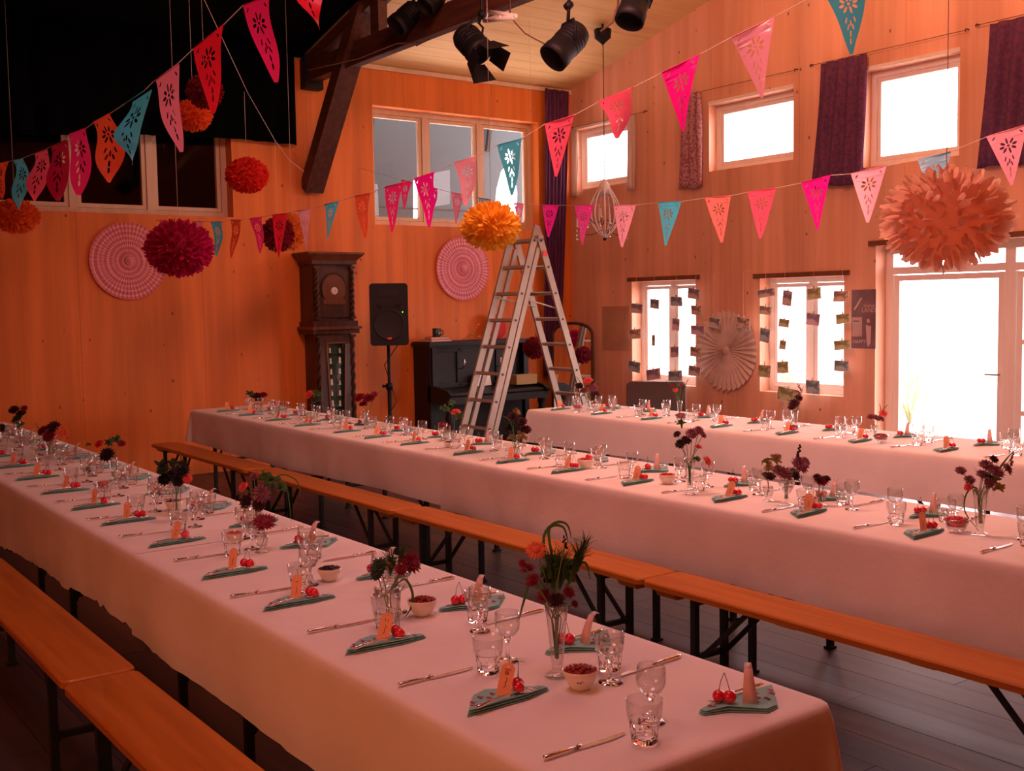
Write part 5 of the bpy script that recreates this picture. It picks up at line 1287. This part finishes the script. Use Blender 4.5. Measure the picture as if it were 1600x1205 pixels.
for k in range(6):
    a = 2*PI*k/6+.5; r = (46 if k % 2 else 34)*u; z0 = (18 if k % 2 else 34)*u
    MB().tube([tuple(v) for v in smooth([(4*u*math.cos(a), 4*u*math.sin(a), z0-6*u), (r*.6*math.cos(a), r*.6*math.sin(a), z0-12*u), (r*math.cos(a), r*math.sin(a), z0)])], .006, 6).build('arm', M_strd, ch)
    MB().lathe([(.0005, 0), (.014, .0), (.022, .018), (.009, .018), (.009, .09), (.004, .11), (.0005, .11)], 12, (r*math.cos(a), r*math.sin(a), z0)).build('candle', M_chw, ch)
    mb = MB()
    for q in range(3): mb.sphere((r*math.cos(a), r*math.sin(a), z0-.03-.045*q), .011+.003*q, 8, 5, (1, 1, 1.4))
    mb.build('glass_drop', M_cry, ch)
zt_ = zc(cc.x)-cc.z-.016
mb = MB(); z = 92*u; i = 0
while z < zt_-.22:
    mb.tube([(0, 0, z), (.008 if i % 2 else 0, 0 if i % 2 else .008, z+.02), (0, 0, z+.042)], .006, 5); z += .04; i += 1
mb.build('chain', M_strd, ch)
MB().lathe([(.0005, zt_-.24), (.03, zt_-.21), (.09, zt_-.16), (.10, zt_-.06), (.0005, zt_-.06)], 8).tube([(0, 0, zt_-.07), (0, 0, zt_)], .012, 8).build('ceiling_cup', M_dark, ch)

# ------------------------------------------------------------------ snapshots pegged on strings
YP = YR-.13
def photo_mat(n, c1, c2, sc_=9): return mat('snapshot_print_'+n, c1, .35, col2=c2, scale=(sc_, sc_, sc_), detail=2, nlo=.45, nhi=.55)
PM = [photo_mat('a', (.22, .20, .26), (.66, .56, .54)), photo_mat('b', (.28, .20, .18), (.75, .62, .48), 14), photo_mat('c', (.16, .24, .28), (.5, .62, .64), 11), photo_mat('d', (.30, .22, .34), (.72, .60, .68), 8), photo_mat('e', (.26, .28, .12), (.6, .62, .36), 12)]
M_peg = mat('wooden_peg', (.5, .33, .18), .6)
snap = {}
def snapshot(px, py, wpx, hpx, k, label, rot=0):
    c = at_Y(px, py, YP); d = depth(c); w_ = wpx/FPX*d/.60/2*.92; h_ = hpx/FPX*d/2
    t = thing('snapshot', label, 'photograph', c, 0, 'snapshots pegged around the low windows', (R(random.uniform(-6, 6)), R(rot), R(random.uniform(-12, 12))))
    MB().box((-w_, -.0008, -h_), (w_, .0008, h_)).build('photo_paper', M_white, t)
    MB().box((-w_+.006, -.0016, -h_+.006), (w_-.006, -.0008, h_-.006)).build('picture', PM[k % 5], t)
    MB().box((-.005, -.006, h_-.018), (.005, .006, h_+.022)).build('clothes_peg', M_peg, t)
    return t
WN = 'first low window'; W2 = 'second low window'
SN = [(995, 482, 16, 15, 0, 'snapshot on the left reveal of the %s, top' % WN), (992, 522, 16, 15, 1, 'snapshot on the left reveal of the %s, middle' % WN), (991, 573, 16, 17, 2, 'snapshot on the left reveal of the %s, bottom' % WN),
 (1023, 475, 15, 15, 2, 'snapshot over the left pane of the %s, near its top' % WN), (1021, 532, 6, 17, 1, 'narrow edge-on snapshot over the left pane of the %s' % WN), (1021, 585, 23, 17, 3, 'mauve snapshot at the bottom left of the %s' % WN),
 (1057, 471, 17, 15, 2, 'snapshot at the top middle of the %s' % WN), (1056, 507, 9, 19, 3, 'small pale snapshot on the mullion of the %s, upper' % WN), (1054, 550, 13, 17, 3, 'pale snapshot on the mullion of the %s, lower' % WN), (1055, 588, 19, 17, 2, 'bluish snapshot at the bottom middle of the %s' % WN),
 (1084, 459, 17, 17, 0, 'snapshot at the top right corner of the %s' % WN), (1088, 485, 18, 15, 1, 'snapshot on the right edge of the %s, second from top' % WN), (1090, 516, 17, 15, 3, 'pink snapshot on the right edge of the %s, third from top' % WN), (1087, 550, 18, 15, 1, 'snapshot on the right edge of the %s, fourth from top' % WN), (1085, 580, 15, 16, 0, 'tilted snapshot on the right edge of the %s, lowest' % WN),
 (1116, 504, 16, 16, 0, 'snapshot on the ivory fan, left one'), (1161, 505, 21, 18, 1, 'snapshot on the ivory fan, right one'),
 (1197, 458, 21, 13, 0, 'snapshot at the top left corner of the %s' % W2), (1196, 485, 15, 13, 1, 'snapshot on the left reveal of the %s, second from top' % W2), (1195, 524, 14, 22, 2, 'tall pale snapshot on the left reveal of the %s' % W2), (1194, 580, 21, 19, 4, 'snapshot on the left reveal of the %s, lowest' % W2),
 (1230, 466, 12, 24, 0, 'upright dark snapshot at the top of the left pane of the %s' % W2), (1225, 505, 12, 13, 4, 'green snapshot over the left pane of the %s, upper' % W2), (1223, 539, 9, 14, 4, 'green snapshot over the left pane of the %s, middle' % W2), (1223, 574, 14, 18, 4, 'green snapshot over the left pane of the %s, lower' % W2),
 (1272, 459, 20, 18, 4, 'snapshot at the top middle of the %s' % W2), (1270, 499, 17, 19, 3, 'pale snapshot on the mullion of the %s' % W2), (1270, 605, 18, 22, 2, 'grey snapshot at the bottom middle of the %s' % W2), (1231, 617, 27, 22, 4, 'large olive snapshot under the left half of the %s' % W2),
 (1314, 463, 19, 17, 1, 'snapshot at the top right corner of the %s' % W2), (1317, 498, 16, 16, 4, 'snapshot on the right edge of the %s, second from top' % W2), (1316, 539, 19, 15, 4, 'snapshot on the right edge of the %s, third from top' % W2), (1315, 572, 18, 17, 2, 'tilted snapshot on the right edge of the %s, lowest' % W2)]
for k, (x, y, w_, h_, m_, l) in enumerate(SN): snapshot(x, y, w_, h_, m_, l, random.uniform(-9, 9))
for k, (x, y0, y1, l) in enumerate(((994, 445, 590, 'left reveal of the first low window'), (1022, 450, 600, 'left pane of the first low window'), (1057, 448, 600, 'mullion of the first low window'), (1087, 446, 600, 'right edge of the first low window'), (1116, 480, 560, 'left part of the ivory fan'), (1161, 480, 560, 'right part of the ivory fan'),
    (1196, 440, 600, 'left reveal of the second low window'), (1226, 440, 630, 'left pane of the second low window'), (1271, 440, 620, 'mullion of the second low window'), (1316, 440, 600, 'right edge of the second low window'))):
    a = at_Y(x, y0, YP); b = at_Y(x, y1, YP); o = MB().tube([(a.x, YR-.0005, max(a.z+.03, 2.06)), (a.x, YP+.003, max(a.z+.01, 2.04)), (a.x, YP+.003, b.z)], .0014, 4).build('photo_string', M_string); tag(o, 'thin string with snapshots at the '+l, 'string', 'strings of snapshots')

# ------------------------------------------------------------------ posters
a = at_Y(1331, 453, YR-.006); b = at_Y(1368, 545, YR-.006); W_, H_ = b.x-a.x, a.z-b.z
t = thing('poster', 'dark concert poster between the second low window and the door', 'poster', (a.x, YR-.006, b.z))
MB().box((0, -.002, 0), (W_, .004, H_)).build('sheet', M_poster, t)
M_txt = mat('poster_lettering', (.62, .42, .40), .6)
for s_, x_, z_, sz in (('SOUND', .74, .70, .038), ('LAND', .72, .615, .062), ('HAPPY', .34, .085, .052)):
    vs, fs = text_mesh(s_, sz); mb = MB(); mb.add([(v.x+x_*W_, -.0032-v.z, v.y+z_*H_) for v in vs], fs); mb.build('lettering', M_txt, t, fix=False)
MB().box((.03*W_, -.004, .20*H_), (.45*W_, -.002, .53*H_)).build('notice', mat('notice_paper', (.48, .33, .30), .7), t)
mb = MB()
for q in range(6): mb.box((.08*W_+.012*q, -.0052, .455*H_), (.08*W_+.012*q+.008, -.004, .475*H_))
mb.build('notice_heading', M_ink, t)
mb = MB(); mb.sphere((.70*W_, -.001, .47*H_), .026, 12, 8, (1, .06, 1.1)); mb.add([(.60*W_, -.0024, .40*H_), (.82*W_, -.0024, .38*H_), (.80*W_, -.0024, .10*H_), (.70*W_, -.0024, .02*H_), (.64*W_, -.0024, .12*H_)], [(0, 1, 2, 3, 4)]); mb.build('printed_figure', M_txt, t)
MB().bar((.12*W_, -.003, .66*H_), (.42*W_, -.003, .86*H_), .018, .001, up=(0, 1, 0)).build('printed_figure', M_txt, t)
a = at_Y(941, 479, YR-.006); b = at_Y(983, 548, YR-.006)
t = thing('poster', 'faint brown poster on the wall left of the first low window', 'poster', (a.x, YR-.006, b.z)); MB().box((0, -.002, 0), (b.x-a.x, .004, a.z-b.z)).build('sheet', M_posterp, t)

# ------------------------------------------------------------------ dark chair behind the window table
p = at_Y(1052, 598, 7.55)
t = thing('upholstered_chair', 'dark upholstered chair behind the window table under the first low window', 'chair', (p.x-.08, 7.35, 0), R(38)); M_chair = mat('dark_brown_leather', (.06, .028, .02), .5)
rbox(-.29, .29, .40, .95, .20, .28, .05).build('backrest', M_chair, t); rbox(-.27, .27, .38, .47, -.24, .24, .03).build('seat', M_chair, t)
for x in (-.2, .2):
    for y in (-.19, .21): MB().bar((x, y, 0), (x, y, .39), .04, .04).build('leg', M_clock, t)

# ------------------------------------------------------------------ garden shrubs outside
for k, (X, Y, h) in enumerate(((-12.6, 15.0, .9), (-9.3, 14.0, 1.25), (-15.5, 17.0, 1.3))):
    t = thing('garden_shrub', ('low garden shrub seen through the left part of the glass door', 'garden shrub beyond the glass door', 'garden shrub seen through the second low window')[k], 'shrub', (X, Y, -.08), 0, 'shrubs in the garden')
    mb = MB(); rr = random.Random(k)
    for i in range(420):
        v = Vector((rr.gauss(0, .35), rr.gauss(0, .35), abs(rr.gauss(.5, .25))))*h; e = v+Vector((rr.uniform(-.1, .1), rr.uniform(-.1, .1), rr.uniform(.02, .12))); blade(mb, [v, (v+e)/2, e], .03)
    tag(mb.build('foliage', mat('pale_sunny_leaf', (.42, .46, .26), .6, trans=.3), t), kind='stuff')
    mb = MB()
    for i in range(7): mb.tube([(0, 0, 0), (rr.uniform(-.3, .3)*h, rr.uniform(-.3, .3)*h, h*.6)], [.02, .006], 5)
    tag(mb.build('branches', MATS['pale_sunny_leaf'], t), kind='stuff')
